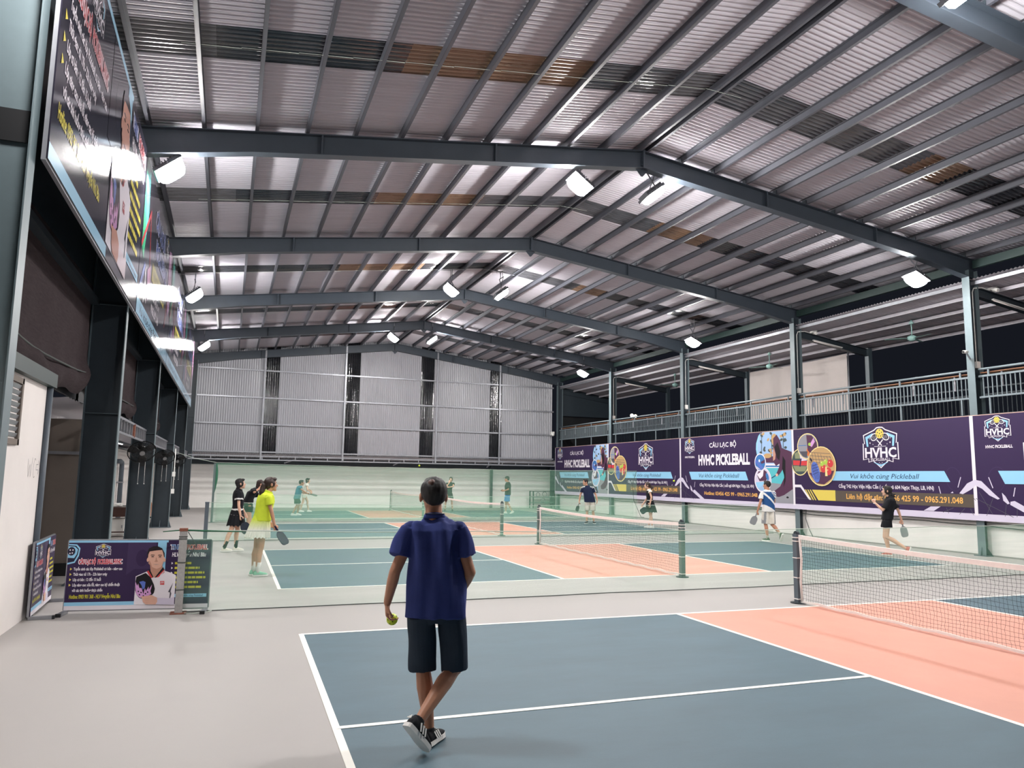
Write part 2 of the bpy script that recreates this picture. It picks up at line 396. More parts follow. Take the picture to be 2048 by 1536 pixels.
# ---- right side: dado wall, balcony
wall_right = MB().box(16.2, 16.35, -9, 29.9, 0, 3.2).build('wall_right', 'white_wall'); wall_right['kind'] = 'structure'
MB().box(16.17, 16.2, -9, 29.9, 0, .03).build('kerb', 'concrete', wall_right)
balc = empty('trim_1', (17.8, 10, 3.2), kind='structure')
MB().box(16.35, 19.4, -9, 30.2, 3.18, 3.36).build('balcony_slab', 'steel_dark', balc)
MB().box(16.05, 16.35, -9, 29.9, 3.2, 3.36).build('balcony_edge', 'steel_dark', balc)
MB().corr((16.12, -9, 6.72), (0,1,0), 38.6, V((3.5,0,-.5)), .016, (0,0,1), PER, sub=5).build('lean_to_sheet', 'roof_white', balc)
for i, x in enumerate((16.2, 17.0, 17.8, 18.6, 19.4)):
    z = 6.72-(x-16.12)/3.5*.5-.03
    MB().box(x-.025, x+.025, -9, 29.5, z-.1, z-.012).build('lean_to_purlin', 'galv' if i == 0 else 'roof_white', balc)
MB().box(16.3, 19.6, 29.3, 29.42, 5.1, 6.7).build('end_panel', 'steel_dark', balc)
MB().box(16.3, 19.6, 29.5, 29.6, 3.36, 5.1).build('end_panel', 'black', balc)
for y, t in zip(FR[2:], ('nearest', 'second', 'third', 'fourth', 'fifth')):
    a, b = V((16.3, y, 6.42)), V((19.2, y, 6.02))
    m = MB(); m.bar(a, b, .012, .22); m.bar(a+V((0,0,.11)), b+V((0,0,.11)), .15, .012); m.bar(a-V((0,0,.11)), b-V((0,0,.11)), .15, .012)
    m.build('balcony_beam', 'steel_dark', balc)
for y, t in zip(FR[2:6], ('right of the white screen, nearest in view', 'right beside the white screen', 'left beside the white screen', 'farthest, by the dark end panel')):
    c = empty('balcony_post', (19.2, y, 3.36), 'grey steel post at the outer balcony edge, '+t, 'post', 'outer balcony posts')
    MB().box(19.12, 19.28, y-.08, y+.08, 3.38, 6.2).build('shaft', 'steel', c)
    MB().box(19.08, 19.32, y-.12, y+.12, 3.36, 3.38).build('base_plate', 'steel', c)
# railing, one per bay, each baluster a part
proto_b = None
for k in range(1, 6):
    ya, yb = FR[k]+.12, FR[k+1]-.12
    t = empty('balcony_railing', (16.1, (ya+yb)/2, 3.36), ['grey steel balcony railing cut by the right edge of the frame', 'grey steel balcony railing above the banner with the big emblem', 'grey steel balcony railing below the white screen',
              'grey steel balcony railing left of the lit middle column', 'farthest grey steel balcony railing beside the corrugated end wall'][k-1], 'railing', 'balcony railings')
    for z, n, hh in ((4.28,'top_rail',.045), (3.77,'bottom_rail',.045)): MB().box(16.08, 16.12, ya, yb, z-hh/2, z+hh/2).build(n, 'rail_grey', t)
    MB().tube([(16.1,ya,4.45), (16.1,yb,4.45)], .028, 8).build('handrail', 'rail_grey', t)
    MB().box(16.16, 16.4, ya, yb, 4.36, 4.385).build('counter_plank', 'wood_rail', t)
    n = int((yb-ya)/.112); b0 = None
    for i in range(1, n):
        y = ya+(yb-ya)*i/n
        if b0 is None: b0 = MB().box(-.01, .01, -.01, .01, 3.79-3.36, 4.26-3.36).build('baluster', 'rail_grey', t, local=True); b0.location = (0, y-t.location.y, 0)
        else: dup_part(b0, t, (0, y-t.location.y, 0))
    for i in range(4):
        y = ya+.25+(yb-ya-.5)*i/3
        MB().box(16.085, 16.115, y-.02, y+.02, 3.36, 3.75).build('stub_post', 'rail_grey', t)
        MB().box(16.085, 16.115, y-.02, y+.02, 4.30, 4.43).build('rail_stub', 'rail_grey', t)
    for i in range(5):
        y = ya+.5+(yb-ya-1)*i/4; MB().box(16.2, 16.22, y-.02, y+.02, 4.0, 4.36).build('counter_bracket', 'roof_white', t)
    # outer railing
    o = empty('balcony_railing', (19.2, (ya+yb)/2, 3.36), 'dark railing along the outer balcony edge, '+('first','second','third','fourth','fifth')[k-1]+' bay from the right', 'railing', 'outer balcony railings')
    for z in (4.42, 4.22, 3.6): MB().box(19.18, 19.22, ya, yb, z-.02, z+.02).build('rail', 'steel_dark', o)
    m = MB(); n = int((yb-ya)/.13)
    for i in range(n): y = ya+(yb-ya)*i/n; m.box(19.19, 19.21, y-.01, y+.01, 3.36, 4.22)
    m.build('balusters', 'steel_dark', o, kind='stuff')

# ---- left side: upper cladding, shade cloth, lattice girder, annex, partition, toilet block
wall_left = empty('wall_left', (-4.3, 12, 0), kind='structure')
for a, b in zip(FR[1:], FR[2:]):
    MB().box(-2.99, -2.95, a+.02, b-.02, 4.25, 7.1).build('cladding', 'steel_dark', wall_left)
    MB().box(-3.06, -3.03, a-.1, b+.1, 2.74, 4.3).build('cladding', 'black', wall_left)  # added black board standing in for the dark opening behind the cloth
    MB().box(-2.95, -2.82, a+.11, b-.11, 4.22, 4.3).build('girt', 'steel_dark', wall_left)
MB().box(-4.45, -4.3, 5.75, 31.3, 0, 2.45).build('annex_wall', 'white_wall2', wall_left)
MB().box(-4.9, -3.04, 5.7, 5.76, 0, 2.52).build('partition', 'board_brown', wall_left)
MB().box(-4.9, -3.0, 5.66, 5.7, 1.94, 1.99).build('partition_rail', 'galv', wall_left)
MB().box(-4.9, -3.04, 5.66, 5.7, 0, .2).build('partition_skirting', 'black', wall_left)
MB().corr((-2.97, 3.6, 2.70), (0,1,0), 27.6, V((-2.2,0,-.16)), .014, (0,0,1), .2, sub=4).build('annex_sheet', 'roof_white', wall_left)
for x in (-3.0, -3.7, -4.25): MB().box(x-.025, x+.025, 5.8, 31, 2.6-(-2.62-x)*.07-.06, 2.6-(-2.62-x)*.07).build('annex_purlin', 'steel_dark', wall_left)
for z in (2.62, 2.36): MB().box(-2.66, -2.62, 5.0, 29.2, z-.02, z+.02).build('girder_chord', 'galv', wall_left)
st0 = None
for i in range(58):
    y = 5.2+i*.415
    if st0 is None: st0 = MB().box(-.018, .018, -.018, .018, -.12, .12).build('girder_strut', 'galv', wall_left, local=True); st0.location = V((-2.64,y,2.49))-wall_left.location
    else: dup_part(st0, wall_left, V((-2.64,y,2.49))-wall_left.location)
MB().box(-2.67,-2.61,8.35,8.47,2.36,2.62).build('rusty_strut', 'rust', wall_left)
for y, lb in ((8.2,'nearest the desk'), (15.5,'in the middle'), (24.5,'at the far end')):  # lit tubes added to brighten the side room; its own tube is unlit
    t = empty('tube_light', (-3.75, y, 2.5), 'lit tube added to brighten the low side roof on the left, '+lb, 'lamp', 'tubes added to brighten the side room')
    MB().box(-3.78, -3.72, y-.62, y+.62, 2.5, 2.56).build('batten', 'white_plastic', t); MB().tube([(-3.75,y-.6,2.47), (-3.75,y+.6,2.47)], .016, 8).build('tube', 'fill_tube_glow', t)
# toilet block
block = MB().box(-4.8, -2.88, -6, 1.86, 0, 2.66).build('wall_front', 'white_wall2'); block['kind'] = 'structure'
MB().box(-4.85, -2.80, -6, 1.98, 2.66, 2.82).build('cap_beam', 'steel_green', block)
MB().tube([(-2.86,1.9,0), (-2.86,1.9,2.7)], .04, 10).build('corner_pipe', 'post_blue', block)
win = MB(); win.box(-2.88, -2.85, -.75, .70, 1.93, 1.99); win.box(-2.88, -2.85, .64, .70, 1.93, 2.62); win.box(-2.88, -2.85, -.75, -.69, 1.93, 2.62); win.box(-2.88,-2.85,-.75,.7,2.56,2.62)
window = win.build('window_1', 'board_brown'); window['kind'] = 'structure'
for i in range(9): MB().obox((-2.868, -.02, 2.03+i*.062), (.008,0,.02), (0,.66,0), (.003,0,-.001)).build('louvre', 'galv', window)
# ================================================================ FLOOD LIGHTS
def flood(x, y, z, tilt, rodz, label, rod=True):
    """tilt: sideways lean of the lens normal (+ towards +x)"""
    t = empty('flood_light', (x, y, z), label, 'lamp', 'hall flood lights')
    n = V((math.sin(tilt), -.12, -math.cos(tilt))).normalized(); a = V((math.cos(tilt), 0, math.sin(tilt))).normalized(); b = n.cross(a)
    c = V((x, y, z)); a, b, n2 = a*.235, b*.2, n
    MB().obox(c-n*.035, a*1.06, b*1.06, n*.03).build('housing', 'dark_housing', t)
    m = MB(); e = .93
    m.loft([(c-n*.004, a, b, .45), (c+n*.06, a*.97, b*.97, .5), (c+n*.11, a*.82, b*.82, .6)], 20, smooth=False); m.build('lens', 'lamp_lens', t)
    m = MB()
    for i in range(9): m.obox(c-n*.085+a*(-.9+i*.225), a*.03, b*.9, n*.03)
    m.build('cooling_fins', 'dark_housing', t)
    m = MB(); top = V((x, y, rodz))
    hz = max(z+.14, rodz-.22) if rod else z+.2
    for s in (-1, 1): m.bar(c+b*s*1.12-n*.03, V((x, y, hz))+V((0,s*.19,0)), .03, .008, (1,0,0))
    m.bar(V((x,y-.2,hz)), V((x,y+.2,hz)), .03, .01)
    m.build('bracket', 'dark_housing', t)
    m = MB(); m.tube([(x,y-.1,hz), (x,y-.1,rodz)], .012, 6); m.tube([(x,y+.1,hz), (x,y+.1,rodz)], .012, 6); m.build('hanger', 'galv', t)
    MB().bar((x-.45,y,ztop(x-.45)), (x+.45,y,ztop(x+.45)), .04, .012).build('mount_rail', 'galv', t)
    return t
mat('dark_housing', srgb(58,60,66), .5)
ROWS = [(-2.4, 'out of view in the nearest row'), (4.8, 'of the nearest visible row'), (14.2, 'of the second visible row'), (23.2, 'of the farthest row')]
for y, nm in ROWS:
    for x, z, tl, w_ in ((-2.0, 6.66, .70, 'left wall flood light'), (5.52, 7.6, -.62, 'flood light left of the ridge'), (7.22, 7.64, .66, 'flood light right of the ridge'), (14.58, 6.62, -.42, 'right wall flood light')):
        flood(x, y, z, tl, ztop(x)+.02, 'lit white LED '+w_+' '+nm)

# ================================================================ PRINTED BANNERS
class Print:
    """flat print laid out in metres (u right, v up) on a sheet; every layer a hair proud of the one below"""
    def __init__(s, parent, o, u, v, n, mats='vinyl_', alias=None, su=1, sv=1):
        s.p, s.o, s.u, s.v, s.n = parent, V(o), V(u), V(v), V(n); s.pre = mats; s.al = alias or {}; s.parts = {}; s.su, s.sv = su, sv; s.cnt = 0
    def at(s, u, v, L): return s.o+s.u*(u*s.su)+s.v*(v*s.sv)+s.n*(.0016+.0007*L+.00002*(s.cnt % 40))
    def part(s, name, c):
        m, ml = s.parts.setdefault(name, (MB(), [])); k = s.pre+s.al.get(c, c)
        if k not in ml: ml.append(k)
        return m, ml.index(k)
    def poly(s, pts, c, L=1, name='printed_shape'):
        s.cnt += 1; m, i = s.part(name, c); m.add([s.at(u, v, L) for u, v in pts], [tuple(range(len(pts)))], i)
    def rect(s, u0, u1, v0, v1, c, L=1, name='printed_shape'): s.poly([(u0,v0),(u1,v0),(u1,v1),(u0,v1)], c, L, name)
    def ell(s, cu, cv, ru, rv, c, L=1, name='printed_shape', n=28, rot=0):
        pts = []
        for k in range(n):
            t = 2*PI*k/n; a, b = ru*math.cos(t), rv*math.sin(t)
            pts.append((cu+a*math.cos(rot)-b*math.sin(rot), cv+a*math.sin(rot)+b*math.cos(rot)))
        s.poly(pts, c, L, name)
    def line(s, a, b, w, c, L=1, name='printed_shape'):
        d = V((b[0]-a[0], b[1]-a[1])); q = V((-d.y, d.x)).normalized()*w/2
        s.poly([(a[0]+q.x,a[1]+q.y),(a[0]-q.x,a[1]-q.y),(b[0]-q.x,b[1]-q.y),(b[0]+q.x,b[1]+q.y)], c, L, name)
    def text(s, txt, u0, u1, v, h, c, L=3, bold=.02, shear=0, outline=None, slope=0):
        """u0..u1 exact extent, v = baseline, h = capital height"""
        for cc, of, LL in ([(outline, bold+.028, L)] if outline else [])+[(c, bold, L+(1 if outline else 0))]:
            cu = bpy.data.curves.new('lettering', 'FONT'); cu.body = txt; cu.resolution_u = 2; cu.offset = of; cu.shear = shear
            ob = bpy.data.objects.new('lettering', cu); COL.objects.link(ob)
            me = bpy.data.meshes.new_from_object(ob.evaluated_get(bpy.context.evaluated_depsgraph_get()))
            bpy.data.objects.remove(ob)
            xs_ = [q.co.x for q in me.vertices]; x0, x1 = min(xs_), max(xs_); k = (u1-u0)/(x1-x0); kv = h/.72
            if of > bold: ex = .012; k = (u1-u0+2*ex)/(x1-x0); uu = u0-ex
            else: uu = u0
            m = MB(); m.add([s.at(uu+(q.co.x-x0)*k, v+q.co.y*kv+slope*(q.co.x-x0)*k, LL) for q in me.vertices], [tuple(f.vertices) for f in me.polygons])
            bpy.data.meshes.remove(me)
            m.build('lettering', s.pre+s.al.get(cc, cc), s.p)
    def done(s):
        for n, (m, ml) in s.parts.items(): m.build(n, ml, s.p)

SH = [(0,1.14),(.1,1.13),(.2,1.06),(.58,.93),(.55,.68),(.60,.70),(.61,.23),(.42,.26),(.42,.16),(.26,.20),(0,0)]
def emblem(p, cu, v0, k, L=3):
    f = lambda pts: [(cu+a*k, v0+b*k) for a, b in pts]
    full = SH+[(-a,b) for a, b in SH[-2:0:-1]]
    cen = (0,.56); ins = lambda q, r: [(a*r, cen[1]+(b-cen[1])*r) for a, b in q]
    p.poly(f(full), 'white', L, 'emblem'); p.poly(f(ins(full, .945)), 'purple', L+1, 'emblem')
    for s in (-1, 1):
        q = [(.24,.97),(.50,.87),(.46,.60),(.40,.60),(.42,.82),(.24,.89)]; p.poly(f([(a*s,b) for a, b in q][::s]), 'sky', L+2, 'emblem')
        q = [(.2,.16),(.26,.17),(0,.05),(0,.10)]; p.poly(f([(a*s,b) for a, b in q][::s]), 'sky', L+2, 'emblem')
        p.ell(cu+s*.19*k, v0+.86*k, .13*k, .10*k, 'white', L+3, 'emblem', 18, s*-.5); p.ell(cu+s*.19*k, v0+.86*k, .105*k, .075*k, 'navy', L+4, 'emblem', 18, s*-.5)
        for i in range(3): p.line((cu+s*(.12+.05*i)*k, v0+.80*k), (cu+s*(.15+.05*i)*k, v0+.90*k), .008*k, 'white', L+5, 'emblem')
        p.line((cu+s*.1*k, v0+.78*k), (cu-s*.06*k, v0+.62*k), .03*k, 'white', L+5, 'emblem')
        for a, b, r in ((.34,.70,.03),(.24,.66,.018),(.35,.82,.02),(.22,.78,.014)):
            st = []
            for j in range(10): rr = r if j % 2 == 0 else r*.42; st.append((a*s+rr*math.sin(j*PI/5), b+rr*math.cos(j*PI/5)))
            p.poly(f(st)[::-1], 'white', L+3, 'emblem')
    p.ell(cu, v0+.95*k, .135*k, .135*k, 'yellow', L+6, 'emblem')
    for a, b in ((0,0),(.07,.03),(-.07,.03),(.04,-.07),(-.04,-.07),(0,.09),(.1,-.04),(-.1,-.04)): p.ell(cu+a*k, v0+(.95+b)*k, .017*k, .017*k, 'navy', L+7, 'emblem', 8)
    p.line((cu-.2*k, v0+.60*k), (cu+.2*k, v0+.60*k), .012*k, 'white', L+3, 'emblem')
    p.text('HVHC', cu-.53*k, cu+.53*k, v0+.30*k, .27*k, 'white', L+4, .03)
    p.text('PICKLEBALL', cu-.33*k, cu+.33*k, v0+.205*k, .075*k, 'white', L+4, .008)
    for a in (-.05, 0, .05): p.ell(cu+a*k, v0+(.15 if a else .12)*k, .012*k, .012*k, 'white', L+4, 'emblem', 6)

def sheetlines(p, W, left):
    """white court stripes and paddle outlines in the lower corner"""
    if left:
        T = lambda q: q
        P = [[(0,.89),(.17,.86),(.42,.62),(.60,.46),(.55,.44),(.35,.53),(.18,.68),(0,.76)], [(.66,.60),(.74,.52),(.83,.36),(.78,.34),(.68,.42)], [(.85,.40),(.95,.42),(1.57,.09),(1.31,.09),(.84,.33)]]
        L_ = [((.10,.60),(.40,.10)),((.45,.5),(.25,.05)),((0,.45),(.9,.05)),((.75,.35),(.7,.06)),((1.0,.3),(.98,.06))]
    else:
        P = [[(W,.89),(W-.2,.80),(W-.42,.56),(W-.33,.54),(W-.1,.66),(W,.74)], [(W-1.45,.1),(W-1.24,.21),(W-.96,.22),(W-1.16,.1)], [(W-.66,.56),(W-.6,.60),(W-.58,.56)]]
        L_ = [((W-.3,.2),(W-.45,.05)),((W-.8,.2),(W-.74,.06)),((W-.6,.2),(W-.9,.08)),((W-.15,.2),(W-.08,.05)),((W-.1,.5),(W,.4))]
    for q in P: p.poly(q if left else q[::-1], 'lilac', 3)
    for a, b in L_: p.line(a, b, .012, 'dgrey', 2)
    s = 1 if left else -1; X = lambda d: d if left else W-d
    p.ell(X(.55), .90, .22, .30, 'purple2', 2, rot=-s*.25); p.ell(X(.55), .90, .205, .285, 'purple', 3, rot=-s*.25)
    for a, b in (((.36,.95),(.45,.70)), ((.98,.72),(.93,.52))): p.line((X(a[0]),a[1]), (X(b[0]),b[1]), .022, 'lilac', 4)
def wallbanner(k, kind, label):
    ya, yb = FR[k+1], FR[k]; W = ya-yb
    t = empty('wall_banner', (15.9, (ya+yb)/2, .86), label, 'banner', 'club banners along the right wall')
    MB().box(15.90, 15.93, yb, ya, .83, 3.33).build('sheet', 'vinyl_purple', t)
    p = Print(t, (15.90, ya, .9), (0,-1,0), (0,0,1), (-1,0,0))
    p.rect(0, W, -.07, .09, 'lilac', 1, 'hem'); p.rect(0, .045, .05, 2.43, 'white', 2, 'hem'); p.rect(W-.045, W, .05, 2.43, 'white', 2, 'hem'); p.rect(0, W, 2.415, 2.43, 'coral', 2, 'hem')
    if kind == 'A':
        sheetlines(p, W, True)
        emblem(p, .65, 1.78, .53); p.text('HVHC PICKLEBALL', .33, .99, 1.63, .07, 'white', 3, .03)
        p.text('CÂU LẠC BỘ', 1.93, 3.51, 1.99, .17, 'white', 3, .012)
        p.text('HVHC PICKLEBALL', 1.23, 4.24, 1.36, .37, 'white', 3, .045)
        p.poly([(.75,.80),(4.13,.80),(3.99,1.10),(.60,1.10)], 'sky', 5)
        p.text('Vui khỏe cùng Pickleball', 1.25, 3.65, .89, .15, 'dkblue', 6, 0, .25)
        p.text('Cổng T42 Học Viện Hậu Cần ( cuối ngõ 604 Ngọc Thụy, LB, HN)', 1.28, 4.42, .56, .10, 'white', 3, .02)
        p.text('Hotline: 03456 425 99 - 0965.291.048', 1.57, 4.59, .25, .13, 'orange', 3, .02)
        R = W-.05
        sky = [(4.92,2.41),(4.78,2.3),(4.66,2.05),(4.64,1.85),(4.70,1.6),(4.95,1.25),(5.05,.8),(4.95,.5),(5.15,.09),(R,.09),(R,2.41)]
        N = 'action_photo'
        p.poly([(a-.07,b) for a, b in sky[:5]]+sky[4:0:-1], 'sky', 3, N)
        p.poly(sky, 'skyline', 4, N); p.poly([(4.72,1.58),(4.85,1.40),(R,1.36),(R,1.62)], 'plum', 5, N)
        p.poly([(5.0,1.36),(R,1.30),(R,.62),(5.1,.62)], 'teal', 5, N); p.poly([(5.05,1.36),(R,1.34),(R,1.22),(5.04,1.22)], 'white', 6, N); p.poly([(5.05,1.30),(R,1.28),(R,1.24),(5.05,1.25)], 'blue', 7, N)
        p.poly([(5.10,.75),(R,.66),(R,.09),(5.12,.09)], 'grey', 6, N)
        rnd = random.Random(k)
        for i in range(34):
            a = rnd.choice((4.85, 5.3, 5.85, 5.95)); p.ell(a+rnd.uniform(-.16,.16), rnd.uniform(1.62,2.36), .07, .045, rnd.choice(('treegreen','treegreen','tan')), 6, N, 8, rnd.uniform(-1,1))
        for a in (4.85, 5.35, 5.9): p.line((a,1.55), (a+.03,2.3), .03, 'treegreen', 6, N)
        p.ell(5.15, 1.62, .2, .08, 'tan', 6, N, 10); p.ell(5.5, 2.14, .14, .2, 'tan', 7, N, 12)
        p.poly([(5.45,2.18),(5.62,2.3),(5.78,2.1),(5.86,1.85),(R,1.72),(R,.55),(5.9,.35),(5.65,.28),(5.45,.30),(5.4,.45),(5.72,.62),(5.92,.9),(5.9,1.2),(5.75,1.05),(5.62,.95),(5.55,1.02),(5.7,1.25),(5.72,1.35),(5.55,1.28),(5.42,1.42),(5.45,1.7)][::-1], 'plum', 8, N)
        p.poly([(5.42,1.44),(5.52,1.5),(5.55,1.66),(5.46,1.9),(5.42,1.7)], 'skin2', 9, N); p.poly([(5.5,1.9),(5.66,2.05),(5.78,1.75),(5.72,1.45),(5.6,1.55)], 'hair', 9, N)
        p.poly([(5.88,1.6),(6.0,1.45),(5.98,.8),(5.88,.6),(5.93,.95),(5.84,1.2)], 'black', 9, N); p.ell(5.58,.99,.06,.05,'skin',10,N,10); p.line((5.54,.98),(5.26,.86),.03,'dkblue',9,N); p.ell(6.05,.28,.06,.03,'black',8,N,8)
        for cu, cv, ru, rv, z in ((4.89,.82,.39,.39,10), (4.78,1.405,.255,.265,14)):
            p.ell(cu, cv, ru+.035, rv+.035, 'white', z, 'round_photo'); p.ell(cu, cv, ru, rv, 'lilac' if z == 10 else 'blue', z+1, 'round_photo')
        p.poly([(4.60,.98),(4.70,1.12),(4.89,1.19),(5.08,1.1),(5.17,.95),(5.05,.8),(4.72,.78)][::-1], 'plum', 12, 'round_photo'); p.poly([(4.6,1.0),(4.95,1.17),(4.9,.95),(4.75,.85)][::-1], 'white', 13, 'round_photo')
        p.poly([(4.53,.74),(5.22,.78),(5.2,.68),(5.02,.48),(4.72,.48),(4.58,.6)][::-1], 'sky', 12, 'round_photo'); p.poly([(4.65,.53),(4.98,.72),(5.2,.9),(5.1,.7),(4.85,.46)][::-1], 'skyline', 13, 'round_photo'); p.ell(5.12,.93,.07,.13,'blue',14,'round_photo',10,.4)
        p.poly([(4.56,1.3),(4.82,1.15),(4.62,1.2)], 'lilac', 16, 'round_photo'); p.poly([(4.53,1.42),(4.56,1.52),(4.95,1.22),(4.83,1.15)][::-1], 'ballblue', 16, 'round_photo'); p.ell(4.74,1.46,.04,.05,'white',17,'round_photo',10); p.poly([(4.8,1.42),(5.02,1.5),(5.0,1.38),(4.84,1.36)][::-1], 'plum', 17, 'round_photo')
    else:
        sheetlines(p, W, False)
        emblem(p, 3.415, 1.18, 1.0)
        for a in (.24,.32,.40): p.ell(a+.02, 2.19, .018, .018, 'dgrey', 2, n=8)
        p.poly([(1.55,.83),(5.50,.83),(5.35,1.10),(1.55,1.10)], 'sky', 5)
        p.text('Vui khỏe cùng Pickleball', 2.32, 4.62, .90, .135, 'dkblue', 6, 0, .25)
        p.text('Cổng T42 Học Viện Hậu Cần ( cuối ngõ 604 Ngọc Thụy, LB, HN)', 1.86, 5.03, .625, .10, 'white', 3, .02)
        p.rect(1.72, W-.05, .225, .54, 'brown', 4); p.poly([(1.03,.235),(1.72,.235),(1.72,.545),(.78,.545)], 'yellow', 4)
        for i in range(3): p.poly([(.90-.1*i,.235),(.95-.1*i,.235),(.73-.1*i,.545),(.68-.1*i,.545)], 'yellow', 4)
        p.poly([(.045,.69),(.32,.69),(.73,.24),(.64,.24),(.29,.61),(.045,.61)][::-1], 'white', 4); p.line((.05,.28),(.66,.26),.012,'dgrey',4)
        p.text('Liên hệ đặt sân: 03456 425 99 - 0965.291.048', 2.14, 5.82, .315, .15, 'orange', 6, .02)
        N = 'round_photo'
        for cu, cv, ru, rv, z, c in ((.30,1.39,.355,.39,6,'treegreen'), (.66,1.87,.42,.375,12,'grey'), (1.205,1.255,.565,.565,20,'tan')):
            p.ell(max(cu,.0), cv, ru+.03, rv+.03, 'cream', z, N); p.ell(cu, cv, ru, rv, c, z+1, N)
        p.poly([(-.0,1.3),(.6,1.28),(.62,1.42),(.0,1.45)], 'red', 8, N); p.poly([(.0,1.28),(.6,1.26),(.52,1.1),(.1,1.1)][::-1], 'grass', 8, N); p.poly([(.08,1.66),(.3,1.75),(.45,1.5),(.1,1.5)], 'grass', 8, N); p.poly([(.3,1.62),(.5,1.62),(.62,1.44),(.34,1.42)][::-1],'lilac',8,N); p.line((.3,1.25),(.36,1.5),.05,'purple',9,N)
        p.poly([(.62,2.22),(.85,2.2),(1.04,1.98),(1.07,1.8),(.85,1.6),(.66,1.75)][::-1], 'plum', 14, N); p.poly([(.3,1.72),(.66,1.72),(.62,1.52),(.45,1.56)][::-1], 'dgrey', 14, N); p.line((.26,1.9),(.62,1.9),.02,'blue',14,N)
        p.ell(.74,1.70,.13,.16,'orange2',15,N); p.line((.74,1.84),(.84,2.02),.05,'orange2',15,N); p.poly([(.74,1.9),(.92,2.12),(.98,2.0),(.84,1.84)][::-1], 'pink', 16, N); p.ell(.75,1.93,.06,.05,'lime',17,N,10)
        p.poly([(.7,1.05),(1.72,1.12),(1.6,.88),(1.3,.71),(1.0,.74)][::-1], 'plum', 22, N)
        for i in range(8): p.line((.72+.12*i,1.70-.02*i if i<5 else 1.55),(.78+.13*i,1.32),.014,'dgrey',22,N)
        for i in range(4): p.line((.80-.03*i,1.68-.1*i),(1.58+.03*i,1.62-.1*i),.014,'dgrey',22,N)
        p.ell(.97,1.08,.17,.32,'ballblue',23,N,24,.22)
        for i in range(4): p.line((.78+.06*i,1.32-.0*i),(.98+.06*i,.86),.012,'navy',24,N); p.line((.84,1.0+.09*i),(1.1,1.08+.08*i),.012,'navy',24,N)
        p.line((.84,1.4),(.76,1.5),.06,'navy',24,N)
        for a, b, c in ((1.3,1.18,'red'),(1.5,1.10,'red'),(1.58,1.33,'red'),(1.25,1.33,'lime'),(1.4,1.38,'lime')): p.ell(a, b, .115 if c == 'red' else .075, .115 if c == 'red' else .075, c, 25, N); p.ell(a-.03, b+.04, .02, .02, 'cream', 26, N, 8)
        p.poly([(1.36,.96),(1.46,.96),(1.43,1.24),(1.38,1.24)], 'cream', 27, N)
    p.done()
for k, kind, lb in ((5,'A','purple banner with white club lettering farthest along the right wall, half behind green netting'), (4,'B','purple banner with round photos and emblem behind the ponytailed woman in the black dress'),
                 (3,'A','purple banner with white club lettering and player photo behind the man in blue and white'), (2,'B','purple banner with large emblem, round photos and phone number behind the running woman'),
                 (1,'A','purple banner with a small emblem cut by the right edge of the frame')): wallbanner(k, kind, lb)

